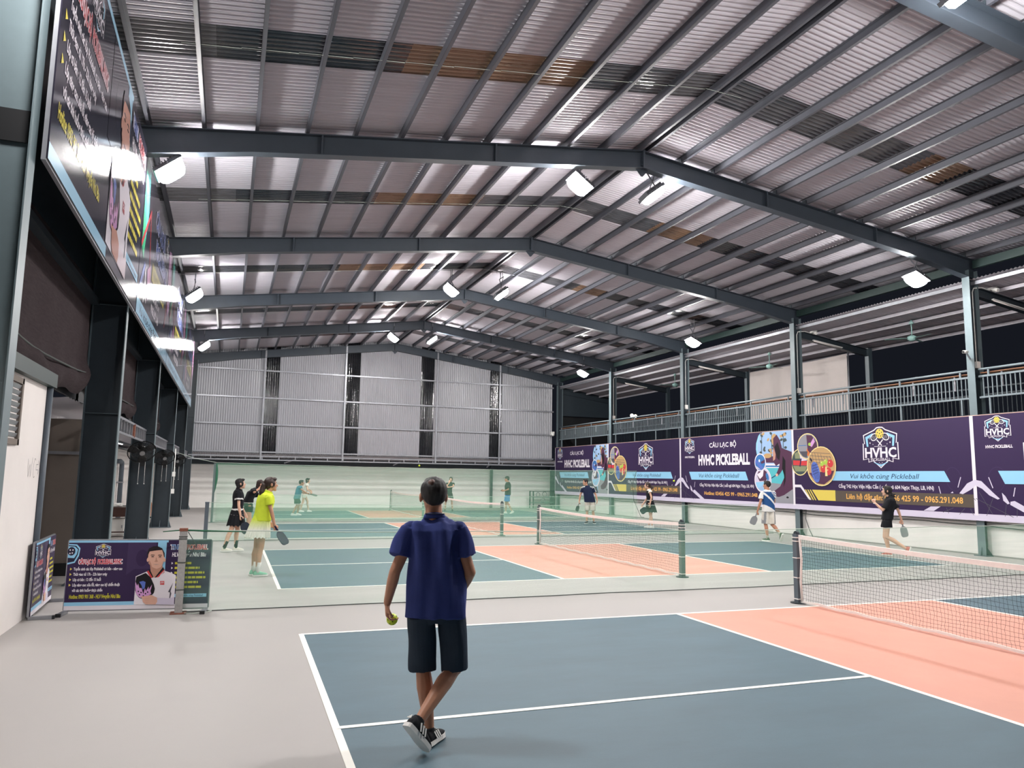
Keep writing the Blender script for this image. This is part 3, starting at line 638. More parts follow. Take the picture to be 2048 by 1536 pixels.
# ---- the coach poster artwork, drawn on a 2.0 x 1.0 grid, printed at several sizes
def art(p, big=False):
    """poster layout in artwork units taken over a 1640 x 800 grid"""
    def g(x, y):      # artwork grid -> u (0..1.62), v (0..0.81)
        xl = 210-80*(y-155)/810; xr = 1845-65*(y-140)/760; u = (x-xl)/(xr-xl)
        yt = 155-15*u; yb = 965-65*u
        return (u*1.62, (yb-y)/(yb-yt)*.81)
    h = lambda x, y: g(x*.6298+910, y*.6298+57)
    P = lambda pts, c, L, n='printed_shape', f=g: p.poly([f(*q) for q in pts], c, L, n)
    p.rect(0, 1.62, 0, .05, 'purple2' if big else 'white', 1); p.rect(0, .80, 0 if big else .05, .045 if big else .092, 'sky', 1); p.rect(0, 1.12, .785, .81, 'sky', 1); p.poly([(1.0,.785),(1.10,.785),(1.10,.3),(1.0,.3)], 'sky', 1)
    p.rect(.66, .98, .40, .785, 'purple2', 1); p.ell(.83,.60,.07,.1,'purple',2); p.poly([(.66,.40),(.75,.47),(.93,.47),(.98,.40)], 'purple', 2)
    # left paddle motif
    p.poly([(0,.77),(.09,.765),(.13,.72),(.12,.63),(.08,.55),(0,.53)], 'sky', 2); p.poly([(0,.755),(.08,.75),(.115,.71),(.105,.64),(.07,.565),(0,.55)], 'navy', 3); p.poly([(0,.745),(.07,.74),(.105,.705),(.095,.65),(.07,.605),(0,.61)], 'sky', 4)
    p.ell(.035,.685,.042,.05,'navy',5)
    for a, b in ((.02,.70),(.05,.70),(.045,.665),(.02,.66)): p.ell(a,b,.008,.009,'white',6,n=8)
    emblem(p, .385, .605, .145)
    p.text('CÂU LẠC BỘ  PICKLEBALL HVHC', .13, .60, .535, .055, 'title', 3, .045, outline='white')
    for i, (tx, u1) in enumerate((('Tuyển sinh các lớp Pickleball cơ bản - nâng cao', .615), ('Thời gian: từ 17h - 22h hàng ngày', .45), ('Lớp cơ bản : 12 đến 15 buổi', .385), ('Lớp nâng cao: sửa lỗi, nâng cao kỹ chiến thuật', .60), ('với các tình huống thực chiến', .41))):
        v = .462-.062*i
        if i < 4: p.poly([(.035,v+.032),(.035,v),(.058,v+.016)][::-1], 'yellow', 3)
        p.text(tx, .075, u1, v, .033, 'white', 3, .03)
    p.text('Hotline: 0983 901 368 - HLV Nguyễn Như Bâu', .05, .615, .135, .045, 'gold', 3, .03)
    N = 'portrait'
    P([(20,1310),(45,1050),(65,800),(270,710),(340,800),(380,820),(590,690),(720,730),(805,770),(770,1150),(760,1300)][::-1], 'white', 5, N, h)
    P([(330,590),(560,590),(560,650),(430,815),(350,815)][::-1], 'skin2', 6, N, h)
    P([(270,710),(300,690),(375,820),(340,830)], 'red', 7, N, h); P([(300,690),(325,670),(385,800),(375,820)], 'black', 7, N, h); P([(440,815),(595,660),(595,720),(480,810)], 'red', 7, N, h); P([(410,820),(570,625),(590,665),(440,815)], 'black', 8, N, h); P([(505,780),(590,690),(597,700),(520,785)], 'white', 8, N, h)
    P([(290,480),(300,340),(360,285),(520,285),(590,340),(600,480),(570,560),(530,630),(450,660),(370,630),(320,570)][::-1], 'skin', 9, N, h)
    for s_, x in ((1,290),(-1,602)): c = h(x, 500); p.ell(c[0], c[1], .011, .024, 'skin', 8, N, 12)
    P([(287,460),(285,370),(320,290),(400,250),(480,248),(560,285),(603,370),(603,450),(590,440),(578,370),(560,315),(450,325),(330,345),(305,400),(298,455)][::-1], 'hair', 10, N, h)
    for x0, x1 in ((340,420),(475,555)):
        P([(x0,418),(x0+20,402),(x1,405),(x1,416),(x0+20,416)], 'hair', 10, N, h); P([(x0+12,440),(x0+40,430),(x1-6,436),(x1-20,446),(x0+30,448)], 'hair', 10, N, h); P([(x0+8,455),(x1-8,455),(x1-20,462),(x0+20,462)], 'skin2', 10, N, h)
    P([(410,525),(435,505),(470,505),(480,525),(445,535)], 'skin2', 10, N, h); P([(385,580),(440,570),(505,578),(450,592)], 'coral', 11, N, h); P([(385,580),(505,578),(445,582)], 'hair', 12, N, h)
    P([(300,560),(330,590),(370,640),(350,560),(320,500)], 'skin2', 10, N, h); P([(440,455),(455,455),(460,505),(435,505)], 'skin2', 10, N, h)
    P([(50,1050),(60,900),(80,810),(250,735),(340,815),(395,940),(412,1020),(390,1100),(330,1150),(210,1205),(120,1180),(70,1110)][::-1], 'black', 11, N, h)
    for q in ([(60,1000),(60,890),(90,970),(110,930),(130,1010),(170,1010),(200,1120),(230,1010),(250,1060),(300,980),(300,1040),(365,940),(330,1060),(345,1110),(230,1190),(130,1180),(70,1110)],): P(q[::-1], 'pink', 12, N, h)
    P([(130,900),(200,880),(245,900),(230,1000),(190,1040),(170,960)][::-1], 'ballblue', 12, N, h)
    for x, y in ((110,1070),(160,1090),(130,1130),(240,1110),(280,1080),(200,1150)): c = h(x, y); p.ell(c[0], c[1], .008, .01, 'black', 13, N, 8, .5)
    P([(150,1160),(260,1150),(340,1130),(450,1175),(452,1250),(420,1300),(240,1300),(190,1260),(180,1200)][::-1], 'skin', 14, N, h)
    for y in (1195,1225,1260): P([(190,y),(260,y+5),(330,y-5),(260,y+10)], 'skin2', 15, N, h)
    P([(450,1180),(680,1185),(770,1160),(760,1300),(430,1300)][::-1], 'lilac', 13, N, h); P([(510,880),(588,878),(586,945),(508,945)][::-1], 'red', 9, N, h)
    for q in ([(520,893),(530,893),(530,930),(520,930)], [(535,893),(560,893),(560,900),(535,900)], [(540,910),(575,910),(575,918),(540,918)], [(565,893),(576,893),(576,905),(565,905)]): P(q[::-1], 'white', 10, N, h)
    P([(655,1070),(750,905),(700,1060),(715,1100),(690,1185),(675,1180),(690,1080)][::-1], 'dgrey', 9, N, h)
    # right column
    p.text('TENNIS', 1.155, 1.29, .70, .06, 'blue', 3, .03, outline='white'); p.text('PICKLEBALL', 1.34, 1.575, .70, .06, 'red', 3, .03, outline='white')
    p.text('HLV Nguyễn Như Bâu', 1.17, 1.565, .615, .05, 'white', 3, .03, shear=.15)
    rnd = random.Random(5)
    for i, u1 in enumerate((1.40,1.50,1.56,1.575,1.49,1.53)):
        v = .52-.057*i
        if i < 4: p.poly([(1.17,v+.03),(1.17,v),(1.19,v+.015)][::-1], 'white', 3)
        a = 1.21
        while a < u1: b = min(u1, a+rnd.uniform(.025,.08)); p.rect(a, b, v+.002, v+.028, 'gold', 3, 'small_print'); a = b+.008
    p.rect(1.12, 1.60, .13, .17, 'sky', 3); p.text('Vui khỏe cùng Pickleball', 1.28, 1.56, .14, .022, 'dkblue', 4, .01, .2)
def standbanner(o, u, label, W=1.6, H=.81):
    """small banner stretched over a low metal frame with flat feet"""
    o, u = V(o), V(u).normalized(); n = V((u.y, -u.x, 0)); t = empty('stand_banner', o+u*W/2, label, 'banner')
    c = o+V((0,0,.04)); MB().prism([c, c+u*W, c+u*W+V((0,0,H)), c+V((0,0,H))], n*-.006).build('sheet', 'vinyl_purple', t)
    m = MB(); b = -n*.02
    for a_, b_ in ((c+b, c+b+u*W), (c+b+V((0,0,H)), c+b+u*W+V((0,0,H))), (c+b, c+b+V((0,0,H))), (c+b+u*W, c+b+u*W+V((0,0,H)))): m.bar(a_, b_, .025, .025, n)
    m.build('frame', 'galv', t)
    for s in (.02, W-.02):
        q = o+u*s; MB().bar(q-n*.02+V((0,0,.02)), q+n*.22+V((0,0,.02)), .05, .035).build('foot', 'galv', t)
        MB().bar(q+n*.215+V((0,0,.02)), q+n*.24+V((0,0,.02)), .055, .038).build('foot_cap', 'black', t)
    p = Print(t, c, u, V((0,0,1)), n, su=W/1.62, sv=H/.81); art(p); p.done(); return t
standbanner((-2.53,1.99,0), (1.58,-.22,0), 'low standing club banner with a coach portrait, standing on the open floor', 1.595)
standbanner((-2.80,1.66,0), (-.05,1.3,0), 'low standing club banner seen nearly edge-on beside the white toilet wall', 1.32)

# ---- large glossy banners high on the left
GA = dict(purple='dark', purple2='dark', plum='dark', navy='navy', white='white', lilac='jersey', sky='sky', yellow='yellow', red='red', coral='red', title='coral', dkblue='navy', blue='blue', ballblue='blue', gold='yellow', skin='skin', skin2='skin', hair='hair', pink='pink', dgrey='dark', black='hair', teal='teal', greentop='green')
def bigbanner(k, label, kind):
    ya, yb = FR[k]+.03, FR[k+1]-.03; W = yb-ya; H = 2.62; z0 = 4.2
    t = empty('large_banner', (-2.33, (ya+yb)/2, z0), label, 'banner', 'large glossy banners on the left')
    m = MB(); N_ = 16; vs = []
    for i in range(N_+1):
        y = ya+W*i/N_; vs += [V((-2.33, y, z0)), V((-2.33, y, z0+H)), V((-2.345, y, z0)), V((-2.345, y, z0+H))]
    m.prism([V((-2.33,ya,z0)), V((-2.33,yb,z0)), V((-2.33,yb,z0+H)), V((-2.33,ya,z0+H))], (-.012,0,0)); m.build('sheet', 'gloss_dark', t)
    m = MB()
    for a, b in (((-2.36,ya,z0), (-2.36,yb,z0)), ((-2.36,ya,z0+H), (-2.36,yb,z0+H)), ((-2.36,ya+.02,z0), (-2.36,ya+.02,z0+H)), ((-2.36,yb-.02,z0), (-2.36,yb-.02,z0+H))): m.bar(a, b, .035, .035)
    m.build('frame', 'galv', t)
    p = Print(t, (-2.33,ya,z0), (0,1,0), (0,0,1), (1,0,0), 'gloss_', GA, su=W/1.62, sv=H/.81)
    if kind == 0: art(p, True)
    else:
        p.rect(0,1.62,0,.085,'sky',1); p.text('Vui khỏe cùng Pickleball', .12, 1.1, .02, .05, 'dkblue', 2, 0, .2)
        p.poly([(.02,.8),(.10,.8),(.16,.45),(.12,.3),(.03,.35)], 'greentop', 1); p.poly([(.05,.75),(.16,.78),(.2,.55),(.14,.4)], 'teal', 2)
        p.line((.02,.35),(.3,.62),.03,'red',3); p.line((.28,.62),(.42,.2),.025,'red',3); p.poly([(.3,.3),(.42,.36),(.46,.2),(.36,.14)][::-1], 'pink', 2); p.line((.04,.12),(.2,.3),.04,'blue',2); p.line((.22,.1),(.24,.3),.02,'white',3); p.line((.2,.28),(.32,.12),.015,'white',3)
        p.text('CÂU LẠC BỘ', .52, 1.05, .62, .10, 'blue', 3, .04, outline='white'); p.text('PICKLEBALL', .60, 1.3, .47, .10, 'blue', 3, .04, outline='white')
        p.rect(.5, 1.2, .30, .40, 'yellow', 2); p.text('HVHC PICKLEBALL', .54, 1.16, .325, .05, 'dkblue', 3, .03)
        p.text('Hotline: 03456 425 99', .55, .95, .21, .04, 'white', 3, .02); p.text('0965.291.048', .55, .95, .13, .05, 'white', 3, .03)
        p.poly([(1.35,.75),(1.5,.78),(1.56,.4),(1.45,.3),(1.38,.5)], 'pink', 2); p.line((1.3,.2),(1.5,.6),.03,'red',3); emblem(p, 1.2, .64, .13)
    p.done()
bigbanner(1, 'large glossy dark banner with a coach portrait, nearest high on the left', 0)
bigbanner(2, 'large glossy dark banner with blue lettering, second high on the left', 1)
bigbanner(3, 'large glossy dark banner third along the left, mirroring a flood light', 1)
bigbanner(4, 'large glossy banner farthest along the left, nearest the corrugated end wall', 1)
# ================================================================ NETS AND POSTS
def fencepost(name, x, y, h, label, mt, w=.075, top=None):
    t = empty(name, (x, y, 0), label, 'post')
    MB().box(x-w/2, x+w/2, y-w/2, y+w/2, 0, h).build('shaft', mt, t)
    MB().box(x-w/2-.004, x+w/2+.004, y-w/2-.004, y+w/2+.004, h-.03, h+.004).build('top_end', top or mt, t)
    MB().prism([V((x-.09,y-.09,0)), V((x+.09,y-.09,0)), V((x+.09,y+.09,0)), V((x-.09,y+.09,0))], (0,0,.012)).build('base_plate', 'rust' if top else mt, t)
    return t
def divider(y, x0, x1, h, label, mt, sag=.07, amp=.02, rope='rope', z0=.012):
    t = empty('divider_net', ((x0+x1)/2, y, 0), label, 'net', 'green netting between the courts')
    m = MB(); n = 60; vs = []
    top = lambda u: h-sag*4*u*(1-u)+.006*math.sin(u*37)
    yy = lambda u, z: y+amp*math.sin(u*23+z*2)*(1-z/h*.7)+amp*.6*math.sin(u*61)
    for i in range(n+1):
        u = i/n; x = x0+(x1-x0)*u
        for j in range(5): z = z0+(top(u)-z0)*j/4; vs.append(V((x, yy(u, z), z)))
    m.add(vs, [(5*i+j, 5*i+j+1, 5*i+j+6, 5*i+j+5) for i in range(n) for j in range(4)], 0, True); m.build('netting', mt, t)
    MB().tube([(x0+(x1-x0)*i/n, yy(i/n, top(i/n)), top(i/n)) for i in range(n+1)], .006, 5).build('top_rope', rope, t)
    MB().tube([(x0+(x1-x0)*i/n, yy(i/n, z0), z0) for i in range(n+1)], .007, 5).build('bottom_rope', 'rope_dark', t)
    return t
p1_ = fencepost('net_post', -1.27, 1.69, 1.0, 'weathered grey post with rusty top in front of the small coach banner', 'post_grey', .085, 'rust')
for z in (.28, .60, .88, .905): MB().box(-1.317, -1.223, 1.643, 1.737, z-.005, z+.005).build('tie_cord', 'rope_dark', p1_)
fencepost('net_post', -1.25, 11.8, .96, 'slim grey post left of the woman in black polo and skirt', 'post_blue', .09)
tp = fencepost('net_post', -1.25, 19.4, 2.0, 'tall green pole with gathered netting at the left end of the tall net', 'post_green', .07)
d1 = divider(1.69, -1.23, 15.85, .97, 'low green divider net nearest the camera, tied to the weathered post', 'netting_green')
MB().tube([(-1.5,1.69,.965), (-1.27,1.66,.985), (-1.05,1.69,.97), (-.6,1.69,.955)], [.006,.009,.013,.006], 6).build('gathered_end', 'rope_green', d1)
MB().tube([(-1.22,1.68,.96), (-1.12,1.7,.8), (-1.2,1.68,.66)], .005, 5).build('tail_cord', 'rope_dark', d1)
MB().tube([(-1.2,1.6,.015), (-1.1,1.56,.012), (-.95,1.62,.012), (-.9,1.66,.02)], .006, 5).build('floor_cord', 'rope', d1)
divider(11.8, -1.22, 15.9, .95, 'low green divider net in the middle, tied to the slim grey post', 'netting_green')
divider(20.3, -1.15, 15.6, .95, 'low green divider net just beyond the tall net', 'netting_green', .05)
d3 = divider(19.4, -1.22, 15.25, 2.03, 'tall green divider net across the far courts', 'netting_tall', .06, .03)
m = MB(); m.loft([((-1.2,19.4,2.0), (.03,0,0), (0,.02,0)), ((-1.19,19.4,1.75), (.055,0,0), (0,.03,0)), ((-1.19,19.4,1.45), (.055,0,0), (0,.03,0)), ((-1.21,19.4,1.15), (.032,0,0), (0,.02,0)), ((-1.24,19.4,.95), (.015,0,0), (0,.015,0))], 10); m.build('gathered_end', 'netting_fold', d3)
MB().tube([(-2.5,19.0,2.35), (-1.9,19.2,2.16), (-1.2,19.4,2.03)], .008, 5).build('tie_rope', 'rope', d3)
MB().tube([(15.25,19.4,2.03), (15.05,19.4,1.5), (15.1,19.38,.8), (15.45,19.4,.12), (15.6,19.4,.1)], .01, 5).build('end_rope', 'rope_dark', d3)

def strands(y0, y1, hts, htm, rnd):
    m = MB(); L = y1-y0; ny = int(L/.047); nz = 18; P = []
    for i in range(ny+1):
        u = i/ny; y = y0+L*u; top = htm+(hts-htm)*(2*u-1)**2-.045; row = []
        for j in range(nz+1):
            q = j/nz; e = .007*(1-abs(2*q-1)*.2)
            row.append(V((rnd.uniform(-.004,.004), y+e*rnd.uniform(-1,1)+.006*math.sin(j*.8+i*.15), .035+(top-.035)*q+.006*math.sin(i*.35+j)*(0 if j in (0,nz) else 1))))
        P.append(row)
    r = .0014
    def seg(a, b):
        d = (b-a).normalized(); q = d.cross(V((1,0,0))); vs = [a+V((r,0,0)), a-V((r*.6,0,0))+q*r, a-V((r*.6,0,0))-q*r, b+V((r,0,0)), b-V((r*.6,0,0))+q*r, b-V((r*.6,0,0))-q*r]
        m.add(vs, [(0,1,4,3),(1,2,5,4),(2,0,3,5)])
    for i in range(ny+1):
        for j in range(nz):
            seg(P[i][j], P[i][j+1])
            if i < ny: seg(P[i][j], P[i+1][j])
    return m
def courtnet(k, label, lp, pm, net_me):
    """net across court k; local origin on the floor at its middle"""
    a, b = cpt(k, 6.705, -.28, 0), cpt(k, 6.705, 6.38, 0); c = (a+b)/2; d = (b-a); L = d.length; rz = math.atan2(d.y, d.x)-PI/2
    t = empty('court_net', c, label, 'net', 'white taped court nets', rz); h = L/2
    if net_me is None: o = strands(-h+.06, h-.06, .93, .875, random.Random(3)).build('mesh', 'net_black', t, local=True, kind='stuff')
    else: o = bpy.data.objects.new('mesh', net_me); COL.objects.link(o); o.parent = t; o['kind'] = 'stuff'
    top = lambda u: .875+.055*u*u
    for nm, z0, dz, w_ in (('top_tape', None, .055, .012), ('bottom_tape', .035, .03, .008)):
        m = MB(); n = 40; vs = []
        for i in range(n+1):
            u = -1+2*i/n; z = (top(u)-.02) if z0 is None else z0+.008*math.sin(i*1.7)
            vs += [V((-w_,u*(h-.05),z-dz/2)), V((w_,u*(h-.05),z-dz/2)), V((w_,u*(h-.05),z+dz/2)), V((-w_,u*(h-.05),z+dz/2))]
        m.add(vs, [(4*i+q, 4*i+(q+1)%4, 4*i+4+(q+1)%4, 4*i+4+q) for i in range(n) for q in range(4)]); m.build(nm, 'net_tape', t, local=True)
    for s in (-1, 1):
        m = MB(); m.tube([(0,s*(h-.06),.9), (.006,s*(h-.075),.6), (-.004,s*(h-.06),.3), (0,s*(h-.07),.03)], .016, 6); m.build('side_tape', 'net_tape', t, local=True)
        MB().box(-.04, .04, s*h-.04, s*h+.04, 0, .95).build('post', pm, t, local=True)
        m = MB(); m.tube([(-.02,s*h,.95), (.02,s*h,.95)], .04, 10); m.box(-.03,.03,s*h-.03,s*h+.03,.94,.965); m.build('post_pulley', 'steel_dark', t, local=True)
        m = MB(); m.loft([((0,s*h,0), (.11,0,0), (0,.11,0)), ((0,s*h,.014), (.11,0,0), (0,.11,0))], 16, smooth=False); m.build('post_base', 'steel_dark', t, local=True)
        for z in (.06,.35,.62,.85,.9): MB().box(-.046, .046, s*h-.046, s*h+.046, z-.006, z+.006).build('tie_cord', 'net_tape', t, local=True)
    return o.data
nm_ = courtnet(0, 'white-taped court net nearest the camera, cut by the right edge of the frame', 0, 'post_blue', None)
courtnet(1, 'white-taped court net in the second court, right of the man in navy', 0, 'post_green', nm_)
courtnet(2, 'white-taped court net in the third court, beside the foreground man\'s head', 0, 'post_green', nm_)
courtnet(3, 'white-taped court net in the farthest court', 0, 'post_green', nm_)

# ================================================================ LEFT SIDE FURNISHINGS
def cloth(k, label, ztop_, zb, sag):
    ya, yb = FR[k]+.12, FR[k+1]-.12; t = empty('shade_cloth', (-2.94, (ya+yb)/2, zb), label, 'cloth', 'dark shade cloths on the left')
    m = MB(); nx, nz = 40, 18; vs = []
    for i in range(nx+1):
        u = i/nx; y = ya+(yb-ya)*u; bot = zb-sag*math.sin(PI*u)**.7+.05*math.sin(u*19)
        for j in range(nz+1):
            q = j/nz; z = ztop_+(bot-ztop_)*q; b = .16*max(0, q-.72)/.28*math.sin(min(1, (q-.72)/.28)*PI) if q > .72 else 0
            x = -2.93+b+.015*math.sin(u*40+q*9)*q+.012*noise.noise((u*9, q*14, k)); vs.append(V((x, y, z)))
    m.add(vs, [((nz+1)*i+j, (nz+1)*i+j+1, (nz+1)*(i+1)+j+1, (nz+1)*(i+1)+j) for i in range(nx) for j in range(nz)], 0, True); m.build('cloth', 'shade_cloth', t)
    m = MB(); pts = [(-2.86+.02*math.sin(i), ya+(yb-ya)*i/12, zb+.2-sag*.5*math.sin(PI*i/12)) for i in range(13)]
    m.tube(pts, .012, 6); m.build('draw_rope', 'rope_dark', t)
    return t
cloth(1, 'dark brown shade cloth bunched along its hem above the white toilet block', 4.5, 2.95, .28)
cloth(2, 'dark brown shade cloth above the desk, between the first and second left columns', 4.4, 2.95, .15)
cloth(3, 'dark brown shade cloth between the middle left columns', 4.4, 2.95, .15)
cloth(4, 'dark brown shade cloth farthest along the left', 4.4, 2.95, .12)
# wall fans
def wallfan(y, label, fx=-2.64, fz=2.12):
    c = V((fx, y-.42, fz)); t = empty('wall_fan', (-2.4, y-.1, 2.15), label, 'fan', 'black wall fans'); n = V((.25, -.75, -.62)).normalized(); a = n.cross(V((0,0,1))).normalized(); b = a.cross(n)
    R = .29
    for nm, off in (('front_grille', .06), ('rear_grille', -.07)):
        m = MB()
        for rr, dd in ((R, 0), (R*.72, off*.5), (R*.42, off*.9), (R*.16, off)):
            pts = [c+n*dd+(a*math.cos(2*PI*i/28)+b*math.sin(2*PI*i/28))*rr for i in range(29)]; m.tube(pts, .0055 if rr < R else .011, 5, caps=False)
        for i in range(36):
            q = 2*PI*i/36; d = a*math.cos(q)+b*math.sin(q); m.tube([c+d*R, c+d*R*.72+n*off*.5, c+d*R*.42+n*off*.9, c+d*R*.1+n*off], .0028, 3)
        m.build(nm, 'black_gloss', t)
    m = MB()
    for i in range(3):
        q = 2*PI*i/3+.3; d = a*math.cos(q)+b*math.sin(q); e = d.cross(n); m.loft([(c+d*.05, e*.03, n*.006), (c+d*.16+n*.02, e*.085, n*.005), (c+d*.28, e*.10, n*.004), (c+d*.30, e*.06, n*.003)], 8)
    m.build('blades', 'black', t)
    m = MB(); m.tube([c+n*.075, c+n*.03], .055, 14); m.build('hub_badge', 'grey_plastic', t)
    m = MB(); m.tube([c-n*.07, c-n*.14, c-n*.26], [.085,.095,.06], 14); m.build('motor', 'black_gloss', t)
    m = MB(); m.tube([c-n*.2, V((fx+.02, y-.12, 2.0)), V((fx, y-.06, 1.92))], .025, 8); m.box(fx-.05, fx+.05, y-.06, y-.006, 1.8, 2.05); m.build('wall_bracket', 'black', t)
    for s in (-1, 1):
        m = MB(); x = fx+s*.06; m.tube([(x, y-.16, 1.92), (x+s*.005, y-.16, 1.42)], .004, 4); m.sph((x+s*.005, y-.16, 1.41), .012, 8, 6); m.build('pull_cord', 'white_plastic', t)
wallfan(10.65, 'black wall fan on the left column nearest the desk, tilted down')
wallfan(17.0, 'black wall fan on the middle left column beside a white conduit')
wallfan(23.05, 'black wall fan farthest along the left columns')
t = empty('cable_conduit', (-2.36, 16.98, 1.3), 'white cable conduit with two socket boxes on the middle left column', 'conduit')
MB().tube([(-2.37,16.98,2.4), (-2.37,16.98,1.15)], .014, 8).build('pipe', 'white_plastic', t)
for z in (1.62, 1.1): MB().box(-2.42, -2.33, 16.94, 16.99, z-.07, z+.07).build('socket_box', 'white_plastic', t)
# desk
t = empty('desk', (-3.4, 13.75, 0), 'dark brown wooden desk behind the second left column', 'desk')
X0, X1, Y0, Y1 = -3.85, -3.12, 13.35, 14.35
MB().box(X0, X1, Y0, Y1, .73, .76).build('tabletop', 'wood_dark', t)
MB().box(X0+.04, X1-.04, Y0+.04, Y0+.07, .52, .73).build('apron', 'wood_dark', t); MB().box(X1-.07, X1-.04, Y0+.07, Y1-.04, .52, .73).build('drawer_front', 'wood_dark', t)
MB().box(X0+.04, X1-.04, Y1-.07, Y1-.04, .52, .73).build('apron', 'wood_dark', t)
for x in (X0+.06, X1-.06):
    for y in (Y0+.06, Y1-.06): MB().box(x-.025, x+.025, y-.025, y+.025, 0, .73).build('leg', 'wood_dark', t)
for y in (Y0+.06, Y1-.06): MB().box(X0+.06, X1-.06, y-.012, y+.012, .12, .15).build('stretcher', 'wood_dark', t)
MB().box(X1-.072, X1-.048, Y0+.06, Y1-.06, .12, .15).build('stretcher', 'wood_dark', t)
m = MB(); rr = random.Random(2)
for i in range(7): m.ell((-3.5+rr.uniform(-.1,.1), 13.6+rr.uniform(-.1,.1), .80+rr.uniform(0,.04)), (.08,0,0), (0,.08,0), (0,0,.045), 8, 6)
tag(m.build('towel_bundle', 'white_plastic'), 'crumpled white bundle lying on the dark wooden desk', 'bundle')
t = empty('ledger_book', (-3.3, 13.9, .76), 'flat dark book lying on the dark wooden desk', 'book')
MB().box(-3.42, -3.2, 13.75, 14.05, .764, .78).build('pages', 'white_plastic', t); MB().box(-3.43, -3.19, 13.745, 14.06, .78, .785).build('cover', 'black', t); MB().box(-3.43, -3.19, 13.745, 14.06, .76, .764).build('cover', 'black', t)
t = empty('carton', (-3.72, 13.5, .76), 'small pale carton standing on the desk beside the column', 'box')
MB().box(-3.8, -3.64, 13.4, 13.56, .76, .98).build('body', 'white_wall2', t); MB().box(-3.8, -3.64, 13.475, 13.485, .98, .983).build('tape', 'board_brown', t)
t = empty('cabinet', (-3.45, 13.95, 0), 'white low cabinet standing under the dark wooden desk', 'cabinet')
MB().box(-3.62, -3.26, 13.62, 14.1, .02, .46).build('body', 'white_wall', t); MB().box(-3.62, -3.26, 13.605, 13.62, .05, .44).build('door', 'white_plastic', t); MB().box(-3.32, -3.30, 13.59, 13.605, .22, .30).build('handle', 'galv', t)
# drain pipe and coil
t = empty('drain_pipe', (-4.15, 20, 0), 'thick dark grey drain pipe bending down the white annex wall', 'pipe')
MB().tube([(-4.22,19.0,2.0), (-4.2,19.7,2.02), (-4.18,19.95,1.98), (-4.18,20.0,1.85), (-4.18,20.02,0)], .075, 12).build('pipe', 'post_blue', t)
MB().box(-4.3, -4.1, 19.9, 20.1, 1.3, 1.34).build('clip', 'galv', t)
t = empty('cable_coil', (-4.25, 23.5, 1.55), 'coil of white cable hanging on the annex wall left of the fan column', 'cable')
m = MB()
for i in range(4): m.tube([(-4.24+.012*i, 23.5+(.33+.015*i)*math.cos(2*PI*q/24), 1.55+.012*i+(.33+.01*i)*math.sin(2*PI*q/24)) for q in range(25)], .012, 6, caps=False)
m.build('loops', 'white_plastic', t); MB().tube([(-4.3,23.5,1.9), (-4.2,23.5,1.9)], .015, 6).build('hook', 'galv', t)
t = empty('stool', (-3.75, 21.9, 0), 'plain stool under the person seated behind the left columns', 'stool')
MB().box(-3.93, -3.57, 21.72, 22.08, .42, .45).build('seat', 'wood_dark', t)
for x in (-3.9, -3.6):
    for y in (21.75, 22.05): MB().box(x-.02, x+.02, y-.02, y+.02, 0, .42).build('leg', 'wood_dark', t)

# ================================================================ BALCONY FURNISHINGS
t = empty('projection_screen', (19.05, 14.1, 4.7), 'blank off-white cloth screen stretched across the balcony', 'screen')
m = MB(); vs = []
for i in range(21):
    for j in range(9): vs.append(V((19.05+.03*math.sin(i*.9)*math.sin(j*.5), 11.55+5.2*i/20, 4.1+2.02*j/8-.04*math.sin(PI*i/20)*(j/8))))
m.add(vs, [(9*i+j, 9*i+j+1, 9*i+j+10, 9*i+j+9) for i in range(20) for j in range(8)], 0, True); m.build('cloth', 'screen_cloth', t)
for y in (11.52, 16.78): MB().tube([(19.08,y,3.4), (19.08,y,6.3)], .025, 8).build('pole', 'galv', t)
def ceilfan(x, y, label, a0):
    zc = 6.72-(x-16.12)/3.5*.5-.05; t = empty('ceiling_fan', (x, y, zc), label, 'fan', 'mint ceiling fans over the balcony')
    MB().tube([(x,y,zc), (x,y,zc-.5)], .016, 8).build('downrod', 'mint', t)
    MB().loft([((x,y,zc-.02), (.02,0,0), (0,.02,0)), ((x,y,zc-.1), (.07,0,0), (0,.07,0)), ((x,y,zc-.13), (.05,0,0), (0,.05,0))], 12).build('canopy', 'mint', t)
    MB().loft([((x,y,zc-.46), (.05,0,0), (0,.05,0)), ((x,y,zc-.5), (.12,0,0), (0,.12,0)), ((x,y,zc-.58), (.12,0,0), (0,.12,0)), ((x,y,zc-.63), (.05,0,0), (0,.05,0))], 16).build('motor', 'mint', t)
    for k in range(3):
        q = a0+2*PI*k/3; d = V((math.cos(q), math.sin(q), 0)); e = V((-d.y, d.x, .12))
        m = MB(); m.loft([(V((x,y,zc-.55))+d*.1, e*.03, V((0,0,.006))), (V((x,y,zc-.55))+d*.25, e*.07, V((0,0,.005))), (V((x,y,zc-.56))+d*.68, e*.07, V((0,0,.004))), (V((x,y,zc-.56))+d*.72, e*.03, V((0,0,.003)))], 8); m.build('blade', 'mint', t)
ceilfan(17.7, 7.7, 'mint green ceiling fan on the nearer balcony bay, right of the white screen', .35)
ceilfan(17.7, 13.9, 'mint green ceiling fan hanging in front of the white screen', .2)
ceilfan(17.7, 20.2, 'mint green ceiling fan in the far dark balcony bay', .9)
def tube_light(x0, y, label):
    z = 6.2; t = empty('tube_light', (x0+.6, y, z), label, 'lamp', 'unlit tubes under the balcony beams')
    MB().bar((x0,y-.12,z+.06), (x0+1.2,y-.12,z-.1), .06, .03).build('batten', 'white_plastic', t); MB().tube([(x0+.03,y-.12,z+.03), (x0+1.17,y-.12,z-.13)], .014, 8).build('tube', 'net_tape', t)
